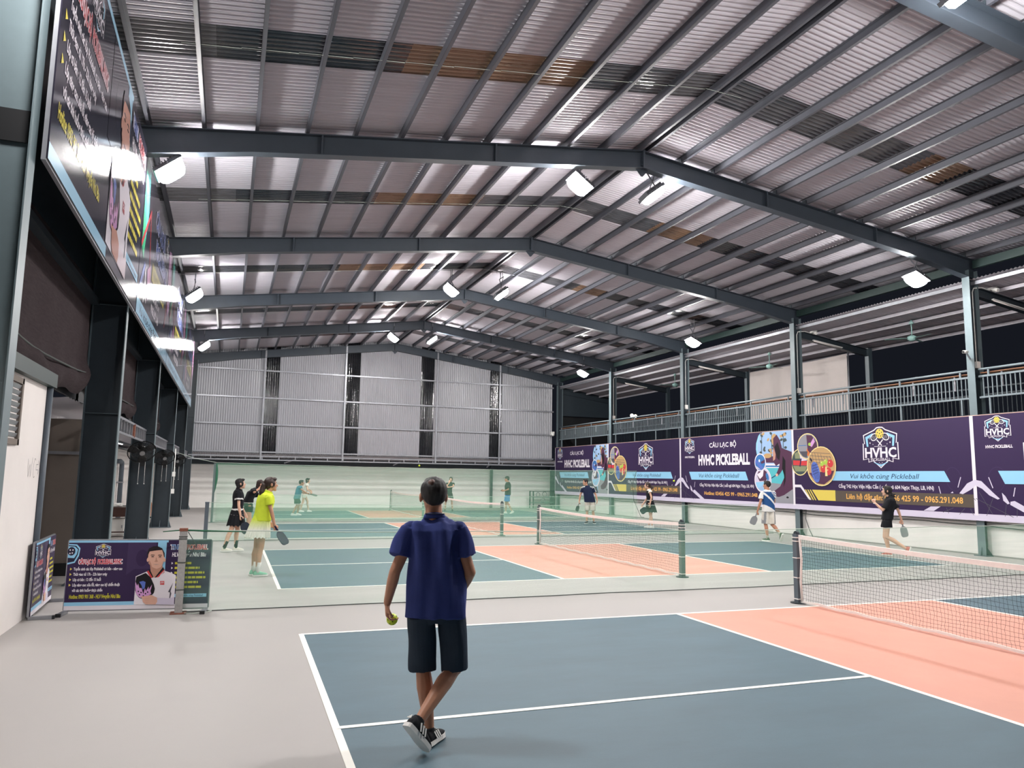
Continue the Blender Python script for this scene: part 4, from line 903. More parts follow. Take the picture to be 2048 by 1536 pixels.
for y, l in ((4.6,'nearest'), (10.75,'second'), (17.1,'third'), (23.15,'fourth')): tube_light(16.75, y, 'unlit white tube lamp under the balcony beam, '+l+' from the right')
for y, l in ((4.6,'nearest on the right'), (10.75,'by the white screen')):
    t = empty('spot_lamp', (16.75, y-.1, 6.55), 'small white spot lamp clamped to the balcony beam, '+l, 'lamp')
    MB().tube([(16.75,y-.15,6.5), (16.75,y-.28,6.46)], .05, 10).build('head', 'white_plastic', t); MB().box(16.72, 16.85, y-.16, y-.02, 6.5, 6.56).build('bracket', 'white_plastic', t); MB().tube([(16.78,y-.1,6.54), (16.95,y-.1,6.6)], .03, 8).build('clamp', 'white_plastic', t)
for y, l in zip(FR[2:6], ('nearest right','second right','lit third right','fourth right')):
    t = empty('cable_conduit', (16.25, y-.1, 5.5), 'pale conduit running down the '+l+' column to a small box', 'conduit', 'conduits on the right columns')
    MB().tube([(16.95,y-.03,6.47), (16.45,y-.09,6.53), (16.2,y-.05,6.5), (16.17,y-.03,6.4), (16.17,y-.03,4.62)], .014, 6).build('pipe', 'white_plastic', t)
    MB().box(16.12, 16.24, y-.08, y-.02, 4.5, 4.66).build('box', 'white_plastic', t)
t = empty('security_camera', (15.8, 4.58, 4.85), 'small white bullet camera on the nearest right column', 'camera')
MB().tube([(15.68,4.52,4.86), (15.86,4.56,4.88)], .038, 10).build('body', 'white_plastic', t); MB().bar((15.84,4.57,4.86), (16.0,4.6,4.72), .03, .03).build('arm', 'galv', t); MB().tube([(15.665,4.517,4.858), (15.68,4.52,4.86)], .03, 10).build('lens', 'black', t)
t = empty('security_camera', (15.75, 29.2, 4.0), 'small white dome camera at the right end of the corrugated wall', 'camera')
MB().box(15.6, 15.8, 29.2, 29.33, 4.0, 4.2).build('base', 'white_plastic', t); MB().sph((15.68,29.14,4.04), .09, 12, 8).build('dome', 'white_plastic', t)
# low rack by the far right corner
t = empty('steel_rack', (16.3, 30.3, 0), 'low dark steel rack standing by the far right corner behind the netting', 'rack')
for x in (15.0, 16.3):
    for y in (30.2, 30.7): MB().box(x-.03, x+.03, y-.03, y+.03, 0, .95).build('upright', 'steel_green', t)
for z in (.3, .62, .93): MB().box(15.0, 16.3, 30.2, 30.7, z-.015, z+.015).build('shelf', 'steel_green', t)
for x, z, r, wh in ((15.3,.63,.11,'left end of the middle shelf'),(15.7,.63,.13,'middle of the middle shelf'),(15.6,.31,.12,'lowest shelf')):
    m = MB(); m.tube([(x+r*math.cos(2*PI*i/20), 30.25, z+r+.02+r*math.sin(2*PI*i/20)) for i in range(21)], .02, 6, caps=False); tag(m.build('hose_coil', 'grey_plastic'), 'pale coil on the '+wh+' of the dark far rack', 'coil', 'coils on the far rack')
# cables along the right wall under the banners
for i, (z, dz) in enumerate(((.80,.03), (.74,.06))):
    pts = []
    for k in range(60):
        y = -1.6+31*k/59; pts.append((16.13, y, z-dz*abs(math.sin(y*PI/6.2))+.01*math.sin(y*3)))
    tag(MB().tube(pts, .011, 5).build('wall_cable', 'rope_dark' if i else 'grey_plastic'), ('upper pale' if i == 0 else 'lower sagging dark')+' cable strung along the white right wall under the banners', 'cable')
tag(MB().tube([(15.95,10.3,.9), (15.96,10.35,.55), (15.97,10.2,.2), (15.9,10.0,.02)], .012, 6).build('hanging_cable', 'rope_dark'), 'dark cable hanging down the wall right of the man in blue and white', 'cable')
# distant lights beyond the balcony
for x, y, z, wh in ((26.8, 40, 6.25, 'left'), (27.15, 40.1, 6.22, 'right')):
    t = empty('street_lamp', (x, y, 0), 'tiny street lamp glowing far beyond the balcony, '+wh+' of the pair', 'lamp', 'far street lamps')
    MB().tube([(x,y,0), (x,y,z)], .06, 6).build('mast', 'steel_dark', t); MB().sph((x,y,z+.1), .13, 8, 6).build('globe', 'far_lamp', t)
# pencilled sign on the toilet wall
t = empty('wall_sign', (-2.878, 1.6, 1.65), 'pencilled WC and arrow written on the white toilet wall', 'sign')
p = Print(t, (-2.879, 0, 0), (0,1,0), (0,0,1), (1,0,0)); MATS['vinyl_pencil'] = MATS['grey_plastic']
for a, b in (((1.28,1.80),(1.33,1.60)), ((1.33,1.60),(1.38,1.74)), ((1.38,1.74),(1.43,1.60)), ((1.43,1.60),(1.48,1.82))): p.line(a, b, .008, 'pencil', 0, 'pencil_marks')
for i in range(8):
    q0, q1 = .9+i*.55, .9+(i+1)*.55; p.line((1.60+.055*math.cos(q0),1.70+.11*math.sin(q0)), (1.60+.055*math.cos(q1),1.70+.11*math.sin(q1)), .008, 'pencil', 0, 'pencil_marks')
A_ = [(1.70,1.74),(1.80,1.74),(1.80,1.79),(1.88,1.71),(1.80,1.63),(1.80,1.68),(1.70,1.68),(1.70,1.74)]
for a, b in zip(A_, A_[1:]): p.line((a[0]-.03,a[1]), (b[0]-.03,b[1]), .007, 'pencil', 0, 'pencil_marks')
p.done()
# ================================================================ PEOPLE
SKIN = {}
for n, c in dict(tan=(188,134,106), light=(222,176,150), warm=(200,150,122)).items(): mat('skin_'+n, srgb(*c), .5, var=.05, vscale=9)
for n, c in dict(navy=(56,68,130), navyblack=(34,40,52), slate=(46,58,72), black=(26,27,32), lime=(208,226,64), khaki=(196,190,178), white=(238,236,232), offwhite=(226,220,208), sblue=(44,86,140), teal=(64,128,146), dgreen=(28,60,48), bluecloth=(64,128,190), darknavy=(30,40,66), grey=(150,150,152), mintshoe=(140,200,170), redpink=(206,120,110), olive=(66,84,62)).items():
    mat('cloth_'+n, srgb(*c), .82, var=.06, vscale=12, bump=.12, bscale=160, spec=.25)
mat('hair_black', srgb(26,23,24), .6, var=.12, vscale=30, stretch=(3,3,.6)); mat('hair_brown', srgb(52,36,32), .5, var=.25, vscale=30, stretch=(3,3,.6))
mat('eye_white', srgb(235,232,228), .3); mat('lip', srgb(150,84,76), .5); mat('ball_lime', srgb(206,228,40), .4); mat('paddle_dark', srgb(40,46,58), .65, spec=.2, var=.2, vscale=8); mat('paddle_grey', srgb(150,152,154), .45); mat('paddle_violet', srgb(44,34,62), .65, spec=.2, var=.3, vscale=9); mat('scalp', srgb(96,70,62), .5); mat('paddle_green', srgb(36,62,54), .5)
m_ = mat('skirt_fade', srgb(208,226,64), .85, bump=.1, bscale=120); nt = m_.node_tree
tc = nt.nodes.new('ShaderNodeTexCoord'); sp = nt.nodes.new('ShaderNodeSeparateXYZ'); cr = nt.nodes.new('ShaderNodeValToRGB')
nt.links.new(tc.outputs['Generated'], sp.inputs[0]); nt.links.new(sp.outputs[2], cr.inputs[0]); nt.links.new(cr.outputs[0], nt.nodes['Principled BSDF'].inputs['Base Color'])
cr.color_ramp.elements[0].position = .35; cr.color_ramp.elements[0].color = srgb(240,240,228); cr.color_ramp.elements[1].position = .85; cr.color_ramp.elements[1].color = srgb(208,226,64)

def remesh(mb, name, mats, parent, voxel, it=3, disp=0, fr=(14,14,5), colfn=None, seed=0):
    me = bpy.data.meshes.new(name); me.from_pydata(mb.v, [], mb.f); me.update()
    bm = bmesh.new(); bm.from_mesh(me); bmesh.ops.recalc_face_normals(bm, faces=bm.faces); bm.to_mesh(me); bm.free()
    o = bpy.data.objects.new(name, me); COL.objects.link(o)
    r = o.modifiers.new('r', 'REMESH'); r.mode = 'VOXEL'; r.voxel_size = voxel; r.adaptivity = 0
    s = o.modifiers.new('s', 'SMOOTH'); s.factor = .5; s.iterations = it
    m2 = bpy.data.meshes.new_from_object(o.evaluated_get(bpy.context.evaluated_depsgraph_get())); o.modifiers.clear(); o.data = m2; bpy.data.meshes.remove(me); m2.name = name
    if disp:
        ns = [v.normal.copy() for v in m2.vertices]
        for v, n_ in zip(m2.vertices, ns):
            c = v.co; v.co = c+n_*disp*noise.noise((c.x*fr[0]+seed, c.y*fr[1], c.z*fr[2]))
    m2.materials.clear()
    for x in mats: m2.materials.append(MATS[x])
    if colfn: m2.polygons.foreach_set('material_index', [colfn(p.center, p.normal) for p in m2.polygons])
    m2.polygons.foreach_set('use_smooth', [True]*len(m2.polygons)); m2.update()
    o.parent = parent; return o

class Fig:
    def __init__(s, label, px, loc, yaw, H, J, voxel=.010, skin='tan', female=False, group=None, build=1.0):
        x, y = loc[0]-CAMP.x, loc[1]-CAMP.y; rz = math.atan2(y, x)-PI/2
        s.t = empty('person', (loc[0], loc[1], 0), label, 'person', group, rz)
        a = math.radians(yaw); s.f = V((math.cos(a), math.sin(a), 0)); s.r = V((math.sin(a), -math.cos(a), 0)); s.u = V((0,0,1))
        k = s.k = H/1.7; s.vx = voxel; s.skin = 'skin_'+skin; s.fem = female; s.b = build
        w = .155 if female else .175
        D = dict(pelvis=(0,0,.95), waist=(0,0,1.08), chest=(0,0,1.28), neck=(-.01,0,1.44), head=(.01,0,1.585))
        for sd, q in (('l',-1), ('r',1)):
            D.update({'hip'+sd:(0,q*.09,.91), 'knee'+sd:(.01,q*.095,.49), 'ank'+sd:(-.02,q*.09,.085), 'toe'+sd:(1,0,0), 'sh'+sd:(0,q*w,1.385), 'elb'+sd:(-.03,q*.225,1.11), 'wr'+sd:(.03,q*.235,.87), 'hd'+sd:(.25,0,-1), 'pn'+sd:(0,-q,0), 'curl'+sd:.35})
        D = {n: (tuple(c*k for c in v) if n[:3] not in ('toe','hdl','hdr','pnl','pnr','cur') else v) for n, v in D.items()}
        D.update(J); s.J = D
        hy = math.radians(D.get('headyaw', 0)); hp = math.radians(D.get('headpitch', 0))
        f2 = s.f*math.cos(hy)-s.r*math.sin(hy); s.hr = s.r*math.cos(hy)+s.f*math.sin(hy); s.hf = f2*math.cos(hp)+s.u*math.sin(hp); s.hu = s.hr.cross(s.hf)
    def P(s, n):
        q = s.J[n] if isinstance(n, str) else n; return s.f*q[0]+s.r*q[1]+s.u*q[2]
    def D(s, n): return s.P(n).normalized()
    def H(s, F, R, U): return s.P('head')+(s.hf*F+s.hr*R+s.hu*U)*s.k
    def ring(s, c, dep, wid, pw=.9, tilt=0): return (s.P(c) if not isinstance(c, V) else c, s.r*wid, s.f*dep+s.u*tilt, pw)
    def body(s):
        k = s.k; m = MB()
        # head
        m.ell(s.H(-.012,0,.022), s.hf*.098*k, s.hr*.077*k, s.hu*.103*k, 16, 12); m.ell(s.H(.026,0,-.045), s.hf*.062*k, s.hr*.058*k, s.hu*.078*k, 14, 10)
        m.sph(s.H(.066,0,-.105), .026*k); m.cap(s.H(.088,0,.0), s.H(.106,0,-.036), .011*k, .016*k); m.ell(s.H(.07,0,.022), s.hf*.022*k, s.hr*.05*k, s.hu*.012*k)
        m.ell(s.H(.083,0,-.068), s.hf*.014*k, s.hr*.024*k, s.hu*.010*k)
        for q in (-1, 1): m.ell(s.H(-.010,q*.084,-.012), s.hf*.020*k, s.hr*.012*k, s.hu*.034*k, 10, 8); m.sph(s.H(.05,q*.038,-.03), .026*k)
        m.cap(s.P('neck')-s.u*.05*k, s.H(-.012,0,-.06), (.05 if s.fem else .058)*k, (.044 if s.fem else .053)*k, 14)
        # torso
        b = s.b; wsh = (s.P('shr')-s.P('shl')).length/2
        m.loft([s.ring(s.P('pelvis')-s.u*.10*k, .07*k, .12*k*b), s.ring('pelvis', .10*k*b, .155*k*b), s.ring('waist', .088*k*b, .132*k*b), s.ring('chest', .10*k*b, (wsh-.02)*1.0), s.ring((s.P('shl')+s.P('shr'))/2-s.u*.02, .07*k, wsh*.8), s.ring(s.P('neck')-s.u*.01, .045*k, .055*k)], 20)
        for sd in 'lr':
            sh, el, wr, hp, kn, an = [s.P(n+sd) for n in ('sh','elb','wr','hip','knee','ank')]
            q = .9 if s.fem else 1.0
            m.cap(sh-s.u*.04*k+(s.P('chest')-sh)*.06, el, .044*k*q, .037*k*q); mid = el+(wr-el)*.3; m.cap(el, mid, .037*k*q, .038*k*q); m.cap(mid, wr, .038*k*q, .026*k*q)
            s.hand(m, wr, s.D('hd'+sd), s.D('pn'+sd), s.J['curl'+sd], -1 if sd == 'l' else 1)
            m.cap(hp, kn, .082*k*b, .053*k); m.sph(kn+s.f*.004, .05*k)
            sh_ = (an-kn).normalized(); back = (sh_.cross(s.r)).normalized()
            if back.dot(s.f) > 0: back = -back
            cm = kn+(an-kn)*.32+back*.014*k; m.cap(kn, cm, .047*k, .055*k); m.cap(cm, an, .054*k, .032*k)
            d = s.D('toe'+sd); up_ = (kn-an).normalized(); up_ = (up_-d*up_.dot(d)).normalized(); m.cap(an-up_*.03*k, an-up_*.055*k+d*.11*k, .034*k, .024*k)
        return remesh(m, 'body', [s.skin], s.t, s.vx, 2)
    def hand(s, m, w, d, n, curl, side):
        k = s.k; n = (n-d*n.dot(d)).normalized(); sd = d.cross(n)   # across the knuckles
        m.loft([(w, sd*.024*k, n*.018*k, .8), (w+d*.04*k, sd*.038*k, n*.016*k, .7), (w+d*.085*k, sd*.041*k, n*.013*k, .7)], 12)
        for i, (o, L) in enumerate(((-.030,.8), (-.010,1.0), (.010,.95), (.029,.72))):
            p = w+d*.08*k+sd*o*k; a = curl*.5; r0 = .0088*k
            for j, l in enumerate((.042,.027,.020)):
                a += curl*(.4 if j == 0 else .9); dd = d*math.cos(a)+n*math.sin(a); e = p+dd*l*L*k; m.cap(p, e, r0, r0*.92, 8); p = e; r0 *= .92
        ts = sd*(1 if side*sd.dot(s.f) >= 0 else -1) if abs(sd.dot(s.f)) > .2 else sd*side
        p = w+d*.022*k+ts*.026*k; e = p+(d*.7+ts*.6+n*.4).normalized()*.042*k; m.cap(p, e, .012*k, .010*k, 8); m.cap(e, e+(d*.8+n*.5+ts*.05).normalized()*.032*k, .010*k, .0085*k, 8)
    def face(s):
        k = s.k
        for q in (-1, 1):
            m = MB(); m.ell(s.H(.080,q*.031,-.004), s.hf*.012*k, s.hr*.014*k, s.hu*.007*k, 10, 8, 0); m.ell(s.H(.0885,q*.031,-.004), s.hf*.0045*k, s.hr*.006*k, s.hu*.006*k, 8, 6, 1); m.build('eye', ['eye_white','black'], s.t, local=True)
            m = MB(); m.tube([s.H(.086,q*.014,.014), s.H(.088,q*.032,.020), s.H(.078,q*.05,.014)], [.003*k,.0042*k,.002*k], 6); m.build('eyebrow', 'hair_black', s.t, local=True)
        m = MB(); m.ell(s.H(.0945,0,-.066), s.hf*.004*k, s.hr*.019*k, s.hu*.006*k, 10, 6); m.build('lips', 'lip', s.t, local=True)
    def hair(s, style, mt='hair_black', thin=False):
        k = s.k; m = MB()
        m.ell(s.H(-.022,0,.034), s.hf*.102*k, s.hr*.089*k, s.hu*.093*k, 18, 12); m.ell(s.H(-.056,0,.006 if style == 'short' else -.006), s.hf*.056*k, s.hr*.078*k, s.hu*(.072 if style == 'short' else .086)*k, 16, 10)
        for q in (-1, 1): m.ell(s.H(-.022,q*.064,.022), s.hf*.052*k, s.hr*.023*k, s.hu*.046*k, 12, 8)
        if style == 'short': m.ell(s.H(.03,0,.095), s.hf*.06*k, s.hr*.062*k, s.hu*.026*k)
        if style in ('bob','pony','long'):
            m.ell(s.H(.045,.02,.083), s.hf*.052*k, s.hr*.058*k, s.hu*.03*k)
            for q in (-1, 1): m.ell(s.H(-.004,q*.066,-.0), s.hf*.06*k, s.hr*.022*k, s.hu*(.06 if style == 'pony' else .085)*k, 12, 8)
        if style == 'bob': m.ell(s.H(-.055,0,-.07), s.hf*.045*k, s.hr*.068*k, s.hu*.075*k)
        if style == 'pony':
            m.cap(s.H(-.10,0,.02), s.H(-.13,0,-.01), .032*k, .042*k); L = s.J.get('tail', .2)
            m.cap(s.H(-.13,0,-.01), s.H(-.16,0,-.4*L-.03), .040*k, .055*k); m.cap(s.H(-.16,0,-.4*L-.03), s.H(-.17,0,-L-.03), .053*k, .024*k)
        if style == 'long':
            m.ell(s.H(-.07,0,-.09), s.hf*.05*k, s.hr*.075*k, s.hu*.10*k); m.cap(s.H(-.09,0,-.08), s.H(-.15,0,-.13), .05*k, .035*k); m.cap(s.H(-.08,.03,-.1), s.H(-.19,.03,-.07), .04*k, .012*k)
        o = remesh(m, 'hair', [mt], s.t, min(s.vx, .008), 1, .004 if style == 'short' else .007, (60,60,14))
        if thin:
            m = MB(); m.ell(s.H(-.078,-.022,.080), s.hf*.032*k, s.hr*.028*k, s.hu*.028*k, 14, 8); m.build('thinning_crown', 'scalp', s.t, local=True)
        return o
    def top(s, mt, hem=.82, sleeve=.72, loose=1.0, collar=None, colfn=None, mats=None, sleeve_r=.068, name='shirt', dep=.115, wid=None):
        k = s.k; b = s.b; m = MB(); wsh = (s.P('shr')-s.P('shl')).length/2
        pe, wa, ch, ne = s.P('pelvis'), s.P('waist'), s.P('chest'), s.P('neck'); hw = (wid or (.17 if not s.fem else .15))*k*b*loose; dd = dep*k*b*loose
        hz = hem; c0 = pe+(wa-pe)*((hz-pe.z)/max(.05, wa.z-pe.z)) if hz < wa.z else wa
        c0 = V((pe.x if hz < pe.z else c0.x, pe.y if hz < pe.z else c0.y, hz))
        cs = (s.P('shl')+s.P('shr'))/2; cs = V((cs.x*.6+ne.x*.4, cs.y*.6+ne.y*.4, cs.z))
        m.loft([s.ring(c0, dd*1.0, hw*1.06, .85), s.ring(c0+(wa-c0)*.4, dd*.99, hw*1.02, .85), s.ring(wa, dd*.95, hw*.97, .85), s.ring(ch, dd*1.02, wsh*1.0, .85), s.ring(cs-s.u*.025*k, dd*.88, wsh*1.02, .9), s.ring(cs+s.u*.020*k, dd*.74, wsh*.90, .95), s.ring(cs*.45+ne*.55, dd*.70, wsh*.55, 1), s.ring(ne+s.u*.004*k, .070*k, .075*k, 1)], 28)
        if sleeve > 0:
            dn = -s.u*.035*k
            for sd in 'lr':
                sh, el, wr = s.P('sh'+sd), s.P('elb'+sd), s.P('wr'+sd); e = sh+(el-sh)*min(sleeve, 1); d = (e-sh).normalized(); sh = sh+dn*.45
                a = d.cross(s.f).normalized(); b2 = d.cross(a); inn = sh+(ch-sh)*.35; r1 = sleeve_r*k
                m.loft([(inn, a*.052*k, b2*.068*k), (sh, a*.054*k, b2*.066*k), (e, a*r1, b2*r1*1.1)], 18)
                m.sph(sh, .050*k)
                if sleeve > 1: w2 = el+(wr-el)*(sleeve-1); m.cap(el, w2, r1*.95, r1*.75)
        o = remesh(m, name, mats or [mt], s.t, s.vx, 3, (.026 if s.vx < .008 else .014)*loose, (13,13,3.2), colfn, len(mt))
        if collar:
            m = MB(); n0 = ne+s.u*.006*k; tf = (s.f-s.u*.32).normalized(); m.loft([(n0-s.u*.02*k, s.r*.078*k, tf*.072*k), (n0+s.u*.016*k-s.f*.004, s.r*.068*k, tf*.064*k), (n0+s.u*.018*k, s.r*.060*k, tf*.056*k), (n0-s.u*.01*k, s.r*.062*k, tf*.056*k)], 20)
            for q in (-1, 1): m.obox(n0+s.f*.068*k+s.r*q*.035*k-s.u*.03*k, s.r*.028*k, s.f*.004*k+s.u*.002, s.u*.02*k-s.r*q*.008*k)
            m.build('collar', collar, s.t, local=True)
        return o
    def shorts(s, mt, waist=1.0, leg=.85, r=.098, colfn=None, mats=None, wide=1.0):
        k = s.k; b = s.b; m = MB(); pe = s.P('pelvis'); wa = V((pe.x, pe.y, waist))
        m.loft([s.ring(pe-s.u*.11*k, .085*k*b, .135*k*b*wide), s.ring(pe-s.u*.03*k, .118*k*b, .165*k*b*wide), s.ring(wa, .095*k*b, .135*k*b*wide)], 24)
        for sd in 'lr':
            hp, kn = s.P('hip'+sd), s.P('knee'+sd); an = s.P('ank'+sd)
            e = hp+(kn-hp)*min(leg, 1.0); d = (kn-hp).normalized(); a = d.cross(s.f).normalized() if abs(d.dot(s.f)) < .9 else d.cross(s.u).normalized(); b2 = d.cross(a); rr = r*k
            sec = [(hp-s.u*.03*k, a*.088*k*b, b2*.10*k*b, .9), (hp+(e-hp)*.5, a*rr*.98, b2*rr*1.08, .9), (e, a*rr*.97, b2*rr*1.08, .9)]
            if leg > 1: e2 = kn+(an-kn)*(leg-1); sec.append((e2, a*rr*.95, b2*rr*1.05, .9))
            m.loft(sec, 20)
        return remesh(m, 'shorts', mats or [mt], s.t, s.vx, 2, .018, (12,12,4), colfn, 3)
    def skirt(s, mt, z0, z1, w0, d0, w1, d1, pleats=16, shift=0, amp=.06, name='skirt'):
        pe = s.P('pelvis'); m = MB(); n = 96; N = 8; vs = []
        for j in range(N+1):
            q = j/N; z = z0+(z1-z0)*q; w = w0+(w1-w0)*q**.8; d = d0+(d1-d0)*q**.8; c = V((pe.x, pe.y, z))+s.f*shift*q
            for i in range(n):
                t = 2*PI*i/n; a = 1+amp*q*math.sin(pleats*t)+.02*q*math.sin(3*t+1); vs.append(c+s.r*math.cos(t)*w*a+s.f*math.sin(t)*d*a-s.u*.012*q*math.sin(pleats*t+1))
        m.add(vs, [(j*n+i, j*n+(i+1)%n, (j+1)*n+(i+1)%n, (j+1)*n+i) for j in range(N) for i in range(n)], 0, True)
        return m.build(name, mt, s.t, local=True)
    def shoe(s, sd, up_mt, sole_mt='cloth_white', sock=None, sock_h=.12, stripes=False):
        k = s.k; an, kn = s.P('ank'+sd), s.P('knee'+sd); d = s.D('toe'+sd); u = (kn-an).normalized(); u = (u-d*u.dot(d)).normalized(); r = d.cross(u)
        base = an-u*.085*k; m = MB()
        m.loft([(base+u*.03*k-d*.065*k, r*.026*k, u*.018*k), (base+u*.045*k-d*.055*k, r*.034*k, u*.042*k), (base+u*.048*k, r*.039*k, u*.046*k), (base+u*.040*k+d*.07*k, r*.042*k, u*.034*k), (base+u*.034*k+d*.13*k, r*.042*k, u*.024*k), (base+u*.028*k+d*.17*k, r*.03*k, u*.014*k)], 16)
        m.loft([(base+u*.05*k, r*.038*k, d*.045*k), (base+u*.098*k-d*.01*k, r*.036*k, d*.042*k)], 14)
        o = remesh(m, 'shoe', [up_mt], s.t, .006 if s.vx < .009 else .009, 2)
        m = MB()
        for z0, z1, g, mi in ((.0, .022, 1.0, 0),):
            prof = [(-.078,.02),(-.07,.032),(-.03,.037),(.03,.037),(.09,.045),(.14,.042),(.175,.026),(.182,.01)]
            pts = [base+d*a*k+r*b_*k for a, b_ in prof]+[base+d*a*k-r*b_*k for a, b_ in prof[::-1]]; m.prism(pts, u*.026*k)
        q = m.build('sole', sole_mt, s.t, local=True); q.parent = o
        if stripes:
            for i in range(3):
                m = MB()
                for e in (-1, 1): m.bar(base+d*(.012+.026*i)*k+u*.028*k+r*e*.0445*k, base+d*(-.008+.026*i)*k+u*.072*k+r*e*.037*k, .011*k, .004, r)
                q = m.build('stripe', sole_mt, s.t, local=True); q.parent = o
            m = MB()
            for i in range(3): c = base-d*.083*k+u*.05*k+r*(-.012+.011*i)*k; m.prism([c-r*.005*k, c+r*.005*k, c+r*.004*k+u*(.008+.007*i)*k, c-r*.004*k+u*(.006+.007*i)*k], -d*.003)
            q = m.build('heel_emblem', sole_mt, s.t, local=True); q.parent = o
        m = MB()
        for i in range(4): m.tube([base+d*(.03+.02*i)*k+r*.02*k+u*(.094-.012*i)*k, base+d*(.03+.02*i)*k-r*.02*k+u*(.094-.012*i)*k], .003*k, 5)
        q = m.build('laces', sole_mt, s.t, local=True); q.parent = o
        if sock:
            m = MB(); sh = (kn-an); e = an+sh.normalized()*sock_h*k; m.tube([an-sh.normalized()*.02*k, an+sh.normalized()*sock_h*.5*k, e], [.04*k,.040*k,.047*k], 14); m.build('sock', sock, s.t, local=True)
    def W(s, p):   # figure-local point -> world
        a = s.t.rotation_euler[2]; return V((s.t.location.x+p.x*math.cos(a)-p.y*math.sin(a), s.t.location.y+p.x*math.sin(a)+p.y*math.cos(a), p.z))
    def WD(s, d):
        a = s.t.rotation_euler[2]; return V((d.x*math.cos(a)-d.y*math.sin(a), d.x*math.sin(a)+d.y*math.cos(a), d.z))

def paddle(hand, d, n, label, mt, grip='black', wide=.098):
    """pickleball paddle gripped at hand, face pointing along d, face normal n"""
    d = d.normalized(); n = (n-d*n.dot(d)).normalized(); r = d.cross(n)
    t = empty('pickleball_paddle', hand, label, 'paddle', 'paddles in the players\' hands')
    pts = []
    for a, b in ((.075,.02),(.095,.055),(.125,.085),(.17,wide),(.27,wide),(.30,wide*.88),(.318,wide*.55)): pts.append((a,b))
    out = [hand+d*a+r*b for a, b in pts]+[hand+d*a-r*b for a, b in pts[::-1]]
    MB().prism([p-n*.006 for p in out], n*.012).build('face', mt, t)
    MB().tube(out+[out[0]], .0075, 6, caps=False).build('edge_guard', grip, t)
    MB().tube([hand-d*.05, hand-d*.045, hand+d*.08], [.019,.016,.015], 10).build('grip', grip, t)
    return t
def ball(c, label):
    t = empty('pickleball', c, label, 'ball', 'yellow-green balls'); MB().sph(c, .037, 20, 14).build('shell', 'ball_lime', t)
    m = MB(); c = V(c)
    for i in range(26):
        z = 1-2*(i+.5)/26; a = i*2.39996; q = V((math.sqrt(1-z*z)*math.cos(a), math.sqrt(1-z*z)*math.sin(a), z)); e = q.orthogonal().normalized(); g = q.cross(e)
        m.add([c+q*.0372+(e*math.cos(2*PI*j/8)+g*math.sin(2*PI*j/8))*.0042 for j in range(8)], [tuple(range(8))])
    m.build('holes', 'cloth_olive', t, kind='stuff')

# 1 --- the man walking away in the foreground
g = Fig('man in navy polo and dark shorts walking away with a yellow ball, nearest the camera', None, (.49,-3.55), 92, 1.69, dict(
    pelvis=(0,.005,.86), waist=(0,.0,1.03), chest=(.01,-.015,1.24), neck=(-.01,-.02,1.405), head=(.025,-.03,1.55), headyaw=6,
    hipl=(0,-.09,.83), hipr=(.02,.105,.83), kneel=(.06,-.066,.455), kneer=(.06,.138,.45), ankl=(0,-.015,.09), ankr=(-.20,-.085,.205), toel=(.9,.42,-.02), toer=(.42,.52,-.74),
    shl=(0,-.175,1.355), shr=(0,.145,1.355), elbl=(-.03,-.262,1.07), elbr=(-.04,.218,1.065), wrl=(.05,-.305,.865), wrr=(.13,.16,.90), hdl=(.22,.02,-1), hdr=(.8,-.5,-.25), pnl=(0,1,0.1), curll=.75, curlr=.9), .0065, 'tan', build=1.02)
g.body(); g.hair('short', thin=True); g.face()
g.top('cloth_navy', hem=.785, sleeve=.66, loose=1.08, collar='cloth_navy', sleeve_r=.070, wid=.172)
g.shorts('cloth_slate', waist=.825, leg=1.02, r=.088, wide=1.03)
for sd in 'lr': g.shoe(sd, 'cloth_black', 'cloth_white', stripes=True)
m = MB(); c = g.P('neck'); m.loft([(c+g.u*.03-g.f*.02, g.r*.064, g.f*.06), (c+g.u*.034-g.f*.02, g.r*.064, g.f*.06)], 20); m.build('necklace', 'black', g.t, local=True)
ball(g.W(g.P((.085,-.272,.752))), 'yellow-green ball held low in the hand of the man in navy')

# 2 --- woman in lime
g = Fig('woman in lime polo and pleated fading skirt with a long ponytail', None, (-.28,4.94), 14, 1.63, dict(
    pelvis=(.04,0,.92), waist=(.06,0,1.03), chest=(.09,0,1.22), neck=(.11,0,1.375), head=(.165,0,1.505), tail=.26, headpitch=4,
    hipl=(.04,-.08,.88), hipr=(.04,.08,.88), kneel=(.0,-.07,.47), kneer=(.035,.07,.47), ankl=(-.03,-.07,.085), ankr=(.0,.07,.085), shl=(.07,-.16,1.315), shr=(.09,.16,1.315),
    elbl=(.1,-.19,1.06), elbr=(.145,.20,1.05), wrl=(.22,-.12,.85), wrr=(.20,.20,.84), hdr=(.45,0,-1), pnr=(0,-1,0), curlr=1.1, curll=.9, hdl=(.6,.4,-.8)), .009, 'warm', True, build=1.08)
g.body(); g.hair('pony', 'hair_brown'); g.face(); g.top('cloth_lime', hem=.90, sleeve=.55, loose=1.08, collar='cloth_lime', sleeve_r=.066, dep=.125)
g.skirt('skirt_fade', .98, .63, .15, .125, .20, .20, 22, -.05)
for sd in 'lr': g.shoe(sd, 'cloth_mintshoe', 'cloth_white', 'cloth_white', .15)
paddle(g.W(g.P((.225,.215,.79))), g.WD(g.P((.45,.30,-.75))), g.WD(g.P((.55,.75,.5))), 'violet-edged dark paddle held by the woman in lime', 'paddle_violet', 'paddle_violet')

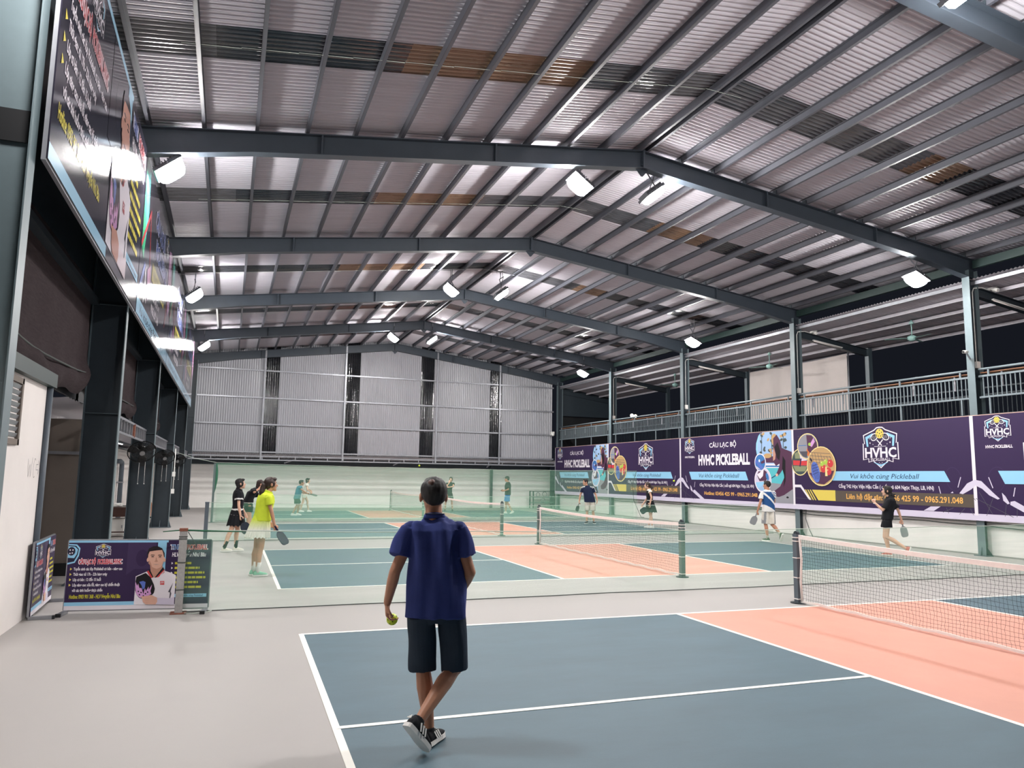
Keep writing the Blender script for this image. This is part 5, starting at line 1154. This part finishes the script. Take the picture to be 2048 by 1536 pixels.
# 3 --- woman in black polo
g = Fig('short-haired woman in black polo and skirt with white trim, left of the woman in lime', None, (-.57,9.15), 8, 1.58, dict(
    pelvis=(-.01,0,.85), waist=(0,0,1.0), chest=(.0,0,1.18), neck=(.0,0,1.33), head=(.03,0,1.455), headpitch=8,
    hipl=(0,-.08,.82), hipr=(-.02,.08,.82), kneel=(.03,-.07,.46), kneer=(-.12,.07,.45), ankl=(.015,-.06,.085), ankr=(-.235,.06,.09), shl=(0,-.15,1.275), shr=(-.01,.15,1.275),
    elbl=(.06,-.2,1.02), elbr=(-.01,.19,.99), wrl=(.17,-.15,.82), wrr=(.04,.19,.765), hdr=(.35,0,-1), pnr=(0,-1,0), curlr=1.1, hdl=(.4,.2,-1)), .009, 'light', True)
g.body(); g.hair('bob'); g.face()
g.top('cloth_black', hem=.86, sleeve=.62, loose=1.05, collar='cloth_black', mats=['cloth_black','cloth_white'], colfn=lambda c, n: 1 if (abs(c.z-.90) < .018 or (abs((c-g.P('shr')).dot((g.P('elbr')-g.P('shr')).normalized())-.148) < .014 and (c-g.P('shr')).dot(g.r) > -.05)) else 0)
g.skirt('cloth_black', .89, .55, .145, .12, .19, .19, 14)
m = MB(); m.tube([V((g.P('pelvis').x, g.P('pelvis').y, .785))+g.r*.158*math.cos(t_*PI/12)+g.f*.14*math.sin(t_*PI/12)-g.u*.012*math.cos(t_*PI/6) for t_ in range(25)], .007, 5, caps=False); m.build('skirt_trim', 'cloth_grey', g.t, local=True)
for sd in 'lr': g.shoe(sd, 'cloth_offwhite', 'cloth_white', 'cloth_black', .16)
paddle(g.W(g.P((.075,.205,.70))), g.WD(g.P((.42,.05,-1))), g.WD(g.P((.25,1,.1))), 'dark slate paddle held by the short-haired woman in black', 'paddle_dark')

# 4 --- woman bending behind
g = Fig('woman in black top and dark green shorts leaning behind the woman in lime', None, (-.22,12.3), 10, 1.62, dict(
    pelvis=(-.06,0,.90), waist=(-.05,0,1.03), chest=(.03,0,1.2), neck=(.13,0,1.31), head=(.22,0,1.40), headpitch=-20,
    hipl=(-.06,-.085,.86), hipr=(-.05,.085,.86), kneel=(.02,-.09,.47), kneer=(-.05,.09,.47), ankl=(0,-.09,.085), ankr=(-.06,.09,.085), shl=(.06,-.16,1.26), shr=(.05,.16,1.27),
    elbl=(.2,-.2,1.08), elbr=(.02,.28,1.20), wrl=(.3,-.05,1.2), wrr=(.16,.20,1.30), hdr=(.6,-.3,.5), pnr=(.3,-1,0), hdl=(.3,.3,.9)), .011, 'warm', True, build=1.05)
g.body(); g.hair('bob', 'hair_brown'); g.face(); g.top('cloth_black', hem=.93, sleeve=.95, loose=1.05); g.shorts('cloth_dgreen', waist=.98, leg=.42, r=.092)
for sd in 'lr': g.shoe(sd, 'cloth_offwhite')

# 5 --- man in navy polo with shoulder stripes
g = Fig('man in navy polo with white shoulder stripes and khaki shorts holding a paddle low', None, (12.05,17.36), -96, 1.68, dict(
    pelvis=(.0,.0,.88), waist=(.02,.04,1.03), chest=(.02,.08,1.23), neck=(.03,.10,1.41), head=(.05,.17,1.545), headyaw=-52, headpitch=-4,
    hipl=(0,-.09,.86), hipr=(0,.09,.86), kneel=(.02,-.12,.47), kneer=(.02,.10,.47), ankl=(0,-.15,.085), ankr=(.05,.11,.085), toel=(1,-.4,0), toer=(1,.35,0), shl=(.02,-.11,1.345), shr=(.03,.27,1.345),
    elbl=(-.02,-.22,1.08), elbr=(0,.36,1.07), wrl=(.05,-.28,.87), wrr=(.06,.395,.82), hdr=(.25,.1,-1), pnr=(0,-1,0), curlr=1.1), .010, 'warm', build=1.08)
g.body(); g.hair('short'); g.face(); g.top('cloth_darknavy', hem=.80, sleeve=.66, loose=1.1, collar='cloth_darknavy', mats=['cloth_darknavy','cloth_white'], colfn=lambda c, n: 1 if c.z > 1.1 and n.z > .62 and abs(c.dot(g.r)-.08) > .10 or (c.z > 1.12 and (abs(c.dot(g.r)-.08) > .235) and n.dot(g.f) < .55 and n.dot(g.f) > -.2) else 0)
g.shorts('cloth_khaki', waist=.9, leg=.98, r=.10)
MB().ell(g.P((.128,-.02,1.27)), g.r*.022, g.u*.014, g.f*.006, 10, 6).build('chest_emblem', 'cloth_white', g.t, local=True)
for sd in 'lr': g.shoe(sd, 'cloth_navyblack')
paddle(g.W(g.P((.09,.40,.745))), g.WD(g.P((.3,.28,-1))), g.WD(g.P((.6,-1,0))), 'pale-rimmed dark paddle held by the man with striped shoulders', 'paddle_green', 'paddle_grey')

# 6 --- woman in black dress
g = Fig('ponytailed woman in sleeveless black dress with white collar standing in profile', None, (13.06,14.74), 186, 1.61, dict(
    pelvis=(-.02,0,.85), waist=(-.01,0,1.0), chest=(.0,0,1.18), neck=(.0,0,1.335), head=(.07,0,1.475), tail=.1, headpitch=6,
    hipl=(0,-.08,.84), hipr=(-.02,.08,.84), kneel=(-.02,-.07,.47), kneer=(-.06,.07,.47), ankl=(-.08,-.09,.085), ankr=(.02,.08,.085), shl=(-.01,-.155,1.285), shr=(0,.155,1.285),
    elbl=(-.05,-.20,1.06), elbr=(.06,.18,1.03), wrl=(.01,-.20,.80), wrr=(.2,.15,.82), hdl=(.4,0,-1), pnl=(0,1,0), curll=1.1, hdr=(.6,-.2,-1)), .010, 'light', True)
g.body(); g.hair('pony', 'hair_brown'); g.face(); g.top('cloth_black', hem=.86, sleeve=.22, loose=1.0, collar='cloth_offwhite', mats=['cloth_black','cloth_offwhite'], colfn=lambda c, n: 1 if (c.z > 1.20 and abs(c.dot(g.r)) > .15) or (c.z > 1.29) or abs(c.z-.955) < .014 else 0, name='dress_top', sleeve_r=.062)
g.skirt('cloth_black', .96, .55, .135, .115, .20, .20, 12, -.04)
for sd in 'lr': g.shoe(sd, 'cloth_white')
paddle(g.W(g.P((.06,-.215,.735))), g.WD(g.P((.9,0,-.7))), g.WD(g.P((.2,1,.1))), 'dark rounded paddle held by the ponytailed woman in the black dress', 'paddle_dark')

# 7 --- man in blue and white
_g = Fig('man in blue and white shirt and white shorts stepping off, seen from behind', None, (13.6,9.26), 128, 1.70, dict(
    pelvis=(-.02,.04,.90), waist=(-.02,.05,1.05), chest=(-.01,.05,1.26), neck=(.0,.05,1.43), head=(.03,.05,1.575), headyaw=22,
    hipl=(0,-.05,.88), hipr=(-.02,.13,.88), kneel=(.04,-.02,.47), kneer=(-.02,.16,.46), ankl=(-.0,.0,.085), ankr=(-.26,.24,.20), toel=(1,-.25,0), toer=(.55,.2,-.7), shl=(0,-.135,1.375), shr=(-.02,.235,1.375),
    elbl=(-.0,-.22,1.06), elbr=(.02,.28,1.1), wrl=(.07,-.26,.83), wrr=(.15,.22,.98), hdl=(.3,-.1,-1), pnl=(0,1,0), curll=1.1, hdr=(.9,-.3,.2)), .009, 'tan')
g = _g; g.body(); g.hair('short'); g.face()
def _bw(c, n):
    a = c.dot(_g.r)-.05; z = c.z
    if abs(a) > .205 and z > 1.08: return 1
    if z > 1.385: return 1
    q = z-1.17+a*.9
    return 1 if (abs(q) < .035 or z < .93-a*.5 or (q > .19 and a > .05 and int((q-.19)*30) % 2)) else 0
g.top('cloth_sblue', hem=.82, sleeve=.62, loose=1.1, mats=['cloth_sblue','cloth_white'], colfn=_bw)
g.shorts('cloth_offwhite', waist=.9, leg=.95, r=.10, mats=['cloth_offwhite','cloth_grey'], colfn=lambda c, n: 1 if abs(c.dot(_g.r)+.10) < .02 or abs(c.dot(_g.r)-.17) < .02 else 0)
for sd in 'lr': g.shoe(sd, 'cloth_olive', 'cloth_white', 'cloth_khaki', .22)
paddle(g.W(g.P((.085,-.285,.755))), g.WD(g.P((.25,-.35,-1))), g.WD(g.P((1,.1,.2))), 'pale grey paddle held by the man in blue and white', 'paddle_grey', 'paddle_grey')

# 8 --- running woman in black
g = Fig('woman in black tee and black shorts running left with hair flying, nearest on the right', None, (13.6,5.15), 184, 1.64, dict(
    pelvis=(-.06,0,.87), waist=(-.08,0,1.0), chest=(-.12,0,1.2), neck=(-.13,0,1.365), head=(-.075,0,1.50), headpitch=3,
    hipl=(-.05,-.085,.84), hipr=(-.06,.085,.84), kneel=(-.02,-.08,.44), kneer=(-.0,.09,.43), ankl=(-.42,-.06,.19), ankr=(-.07,.07,.085), toel=(.35,0,-.93), shl=(-.12,-.16,1.30), shr=(-.15,.16,1.30),
    elbl=(.04,-.2,1.06), elbr=(-.31,.2,1.06), wrl=(.20,-.16,1.22), wrr=(-.37,.2,.83), hdl=(.5,.2,.9), pnl=(-.3,1,0), curll=1.3, hdr=(-.05,0,-1), pnr=(0,-1,0), curlr=1.1), .009, 'light', True, build=1.05)
g.body(); g.hair('long'); g.face(); g.top('cloth_black', hem=.84, sleeve=.85, loose=1.12, sleeve_r=.072); g.shorts('cloth_black', waist=.92, leg=.46, r=.105)
for sd in 'lr': g.shoe(sd, 'cloth_redpink')
MB().tube([g.P('wrl')-g.u*.02, g.P('wrl')-g.u*.01], .034, 12).build('wristband', 'cloth_white', g.t, local=True)
paddle(g.W(g.P((-.38,.20,.755))), g.WD(g.P((-.18,0,-1))), g.WD(g.P((.6,.7,0))), 'pale paddle trailing in the hand of the running woman in black', 'paddle_grey', 'paddle_grey')

# 9-12 --- players on the far court, behind the tall net
g = Fig('man in teal shirt reaching out with a paddle behind the tall net', None, (1.84,23.75), 6, 1.62, dict(
    pelvis=(.04,0,.74), waist=(.08,0,.88), chest=(.12,0,1.06), neck=(.15,0,1.21), head=(.20,0,1.33), hipl=(.04,-.09,.72), hipr=(.03,.09,.72), kneel=(.16,-.10,.42), kneer=(.06,.10,.41), ankl=(.1,-.1,.085), ankr=(-.11,.1,.085),
    shl=(.12,-.18,1.16), shr=(.11,.18,1.16), elbr=(.26,.22,1.0), wrr=(.42,.2,.90), elbl=(.2,-.22,.95), wrl=(.36,-.15,.9), hdr=(1,0,-.2), pnr=(0,-1,0), hdl=(1,0,0), curlr=1.1), .012, 'tan', build=1.1)
g.body(); g.hair('short'); g.face(); g.top('cloth_teal', hem=.68, sleeve=.35, loose=1.08); g.shorts('cloth_dgreen', waist=.76, leg=.8, r=.11)
for sd in 'lr': g.shoe(sd, 'cloth_white')
paddle(g.W(g.P((.50,.20,.875))), g.WD(g.P((1,0,-.18))), g.WD(g.P((.2,.3,1))), 'paddle held flat by the man in teal on the far court', 'paddle_green')
g = Fig('woman in pale top and pale shorts striding right behind the man in teal', None, (2.44,26.68), 4, 1.56, dict(
    pelvis=(.0,0,.83), waist=(.05,0,.97), chest=(.09,0,1.13), neck=(.10,0,1.28), head=(.13,0,1.40), kneel=(.16,-.08,.47), kneer=(-.05,.08,.44), ankl=(.22,-.08,.085), ankr=(-.14,.08,.085), hipl=(0,-.085,.8), hipr=(0,.085,.8),
    shl=(.09,-.15,1.21), shr=(.08,.15,1.21), elbl=(.16,-.18,1.0), elbr=(.12,.18,.98), wrl=(.3,-.1,.95), wrr=(.26,.12,.9)), .012, 'light', True)
g.body(); g.hair('bob'); g.face(); g.top('cloth_offwhite', hem=.84, sleeve=.2, loose=1.0); g.shorts('cloth_offwhite', waist=.88, leg=.45, r=.09)
for sd in 'lr': g.shoe(sd, 'cloth_white')
g = Fig('player in black with a hand raised to the face, left of the dark canopy post', None, (9.39,27.44), -92, 1.66, dict(
    kneel=(.02,-.15,.48), kneer=(.02,.15,.48), ankl=(0,-.19,.085), ankr=(0,.17,.085), neck=(0,-.06,1.40), head=(.02,-.08,1.54), chest=(0,-.04,1.25), shl=(0,-.21,1.35), shr=(.02,.12,1.35), elbr=(.2,.16,1.14), wrr=(.16,.0,1.36), hdr=(.1,-.2,1), pnr=(-1,0,0), elbl=(.2,-.22,1.2), wrl=(.24,-.02,1.16), hdl=(.1,1,.1)), .012, 'light', True)
g.body(); g.hair('bob'); g.face(); g.top('cloth_black', hem=.78, sleeve=.3, loose=1.05); g.skirt('cloth_black', .92, .56, .15, .13, .24, .2, 10)
for sd in 'lr': g.shoe(sd, 'cloth_navyblack', 'cloth_navyblack')
g = Fig('man in black tee, bright blue shorts and dark cap, right of the dark canopy post', None, (11.53,24.9), 172, 1.72, dict(
    head=(.05,0,1.60), kneel=(.0,-.09,.50), kneer=(.10,.09,.50), ankl=(-.22,-.09,.12), ankr=(.1,.09,.085), toel=(.8,0,-.5), elbl=(-.06,-.25,1.12), wrl=(.14,-.2,1.05), elbr=(.02,.26,1.12), wrr=(.22,.12,1.06), hdl=(1,.3,0), hdr=(1,-.4,0)), .012, 'tan', build=1.05)
g.body(); g.hair('short'); g.face(); g.top('cloth_black', hem=.86, sleeve=.8, loose=1.15, sleeve_r=.08); g.shorts('cloth_bluecloth', waist=.95, leg=.85, r=.11)
m = MB(); m.ell(g.H(-.015,0,.055), g.hf*.108*g.k, g.hr*.09*g.k, g.hu*.09*g.k); m.loft([(g.H(.06,0,.055), g.hr*.07, g.hu*.006), (g.H(.18,0,.045), g.hr*.05, g.hu*.005)], 10); m.build('cap', 'cloth_black', g.t, local=True)
for sd in 'lr': g.shoe(sd, 'cloth_offwhite')
# 13 --- seated person
g = Fig('person in white shirt seated on a stool behind the left columns', None, (-3.75,21.9), -40, 1.66, dict(
    pelvis=(0,0,.52), waist=(0,0,.66), chest=(.02,0,.86), neck=(.03,0,1.02), head=(.06,0,1.16), hipl=(.02,-.09,.5), hipr=(.02,.09,.5), kneel=(.42,-.1,.5), kneer=(.42,.1,.5), ankl=(.4,-.1,.085), ankr=(.4,.1,.085),
    shl=(.02,-.175,.96), shr=(.02,.175,.96), elbl=(.06,-.22,.7), elbr=(.06,.22,.7), wrl=(.3,-.14,.60), wrr=(.3,.14,.60), hdl=(1,.3,-.1), hdr=(1,-.3,-.1), pnl=(0,0,-1), pnr=(0,0,-1)), .012, 'tan')
g.body(); g.hair('short'); g.face(); g.top('cloth_white', hem=.46, sleeve=.7); g.shorts('cloth_black', waist=.55, leg=.9, r=.095)
for sd in 'lr': g.shoe(sd, 'cloth_black')
ball((14.88,16.0,1.64), 'yellow-green ball in flight in front of the purple banners'); ball((6.13,20.3,2.08), 'yellow-green ball in flight above the tall net')
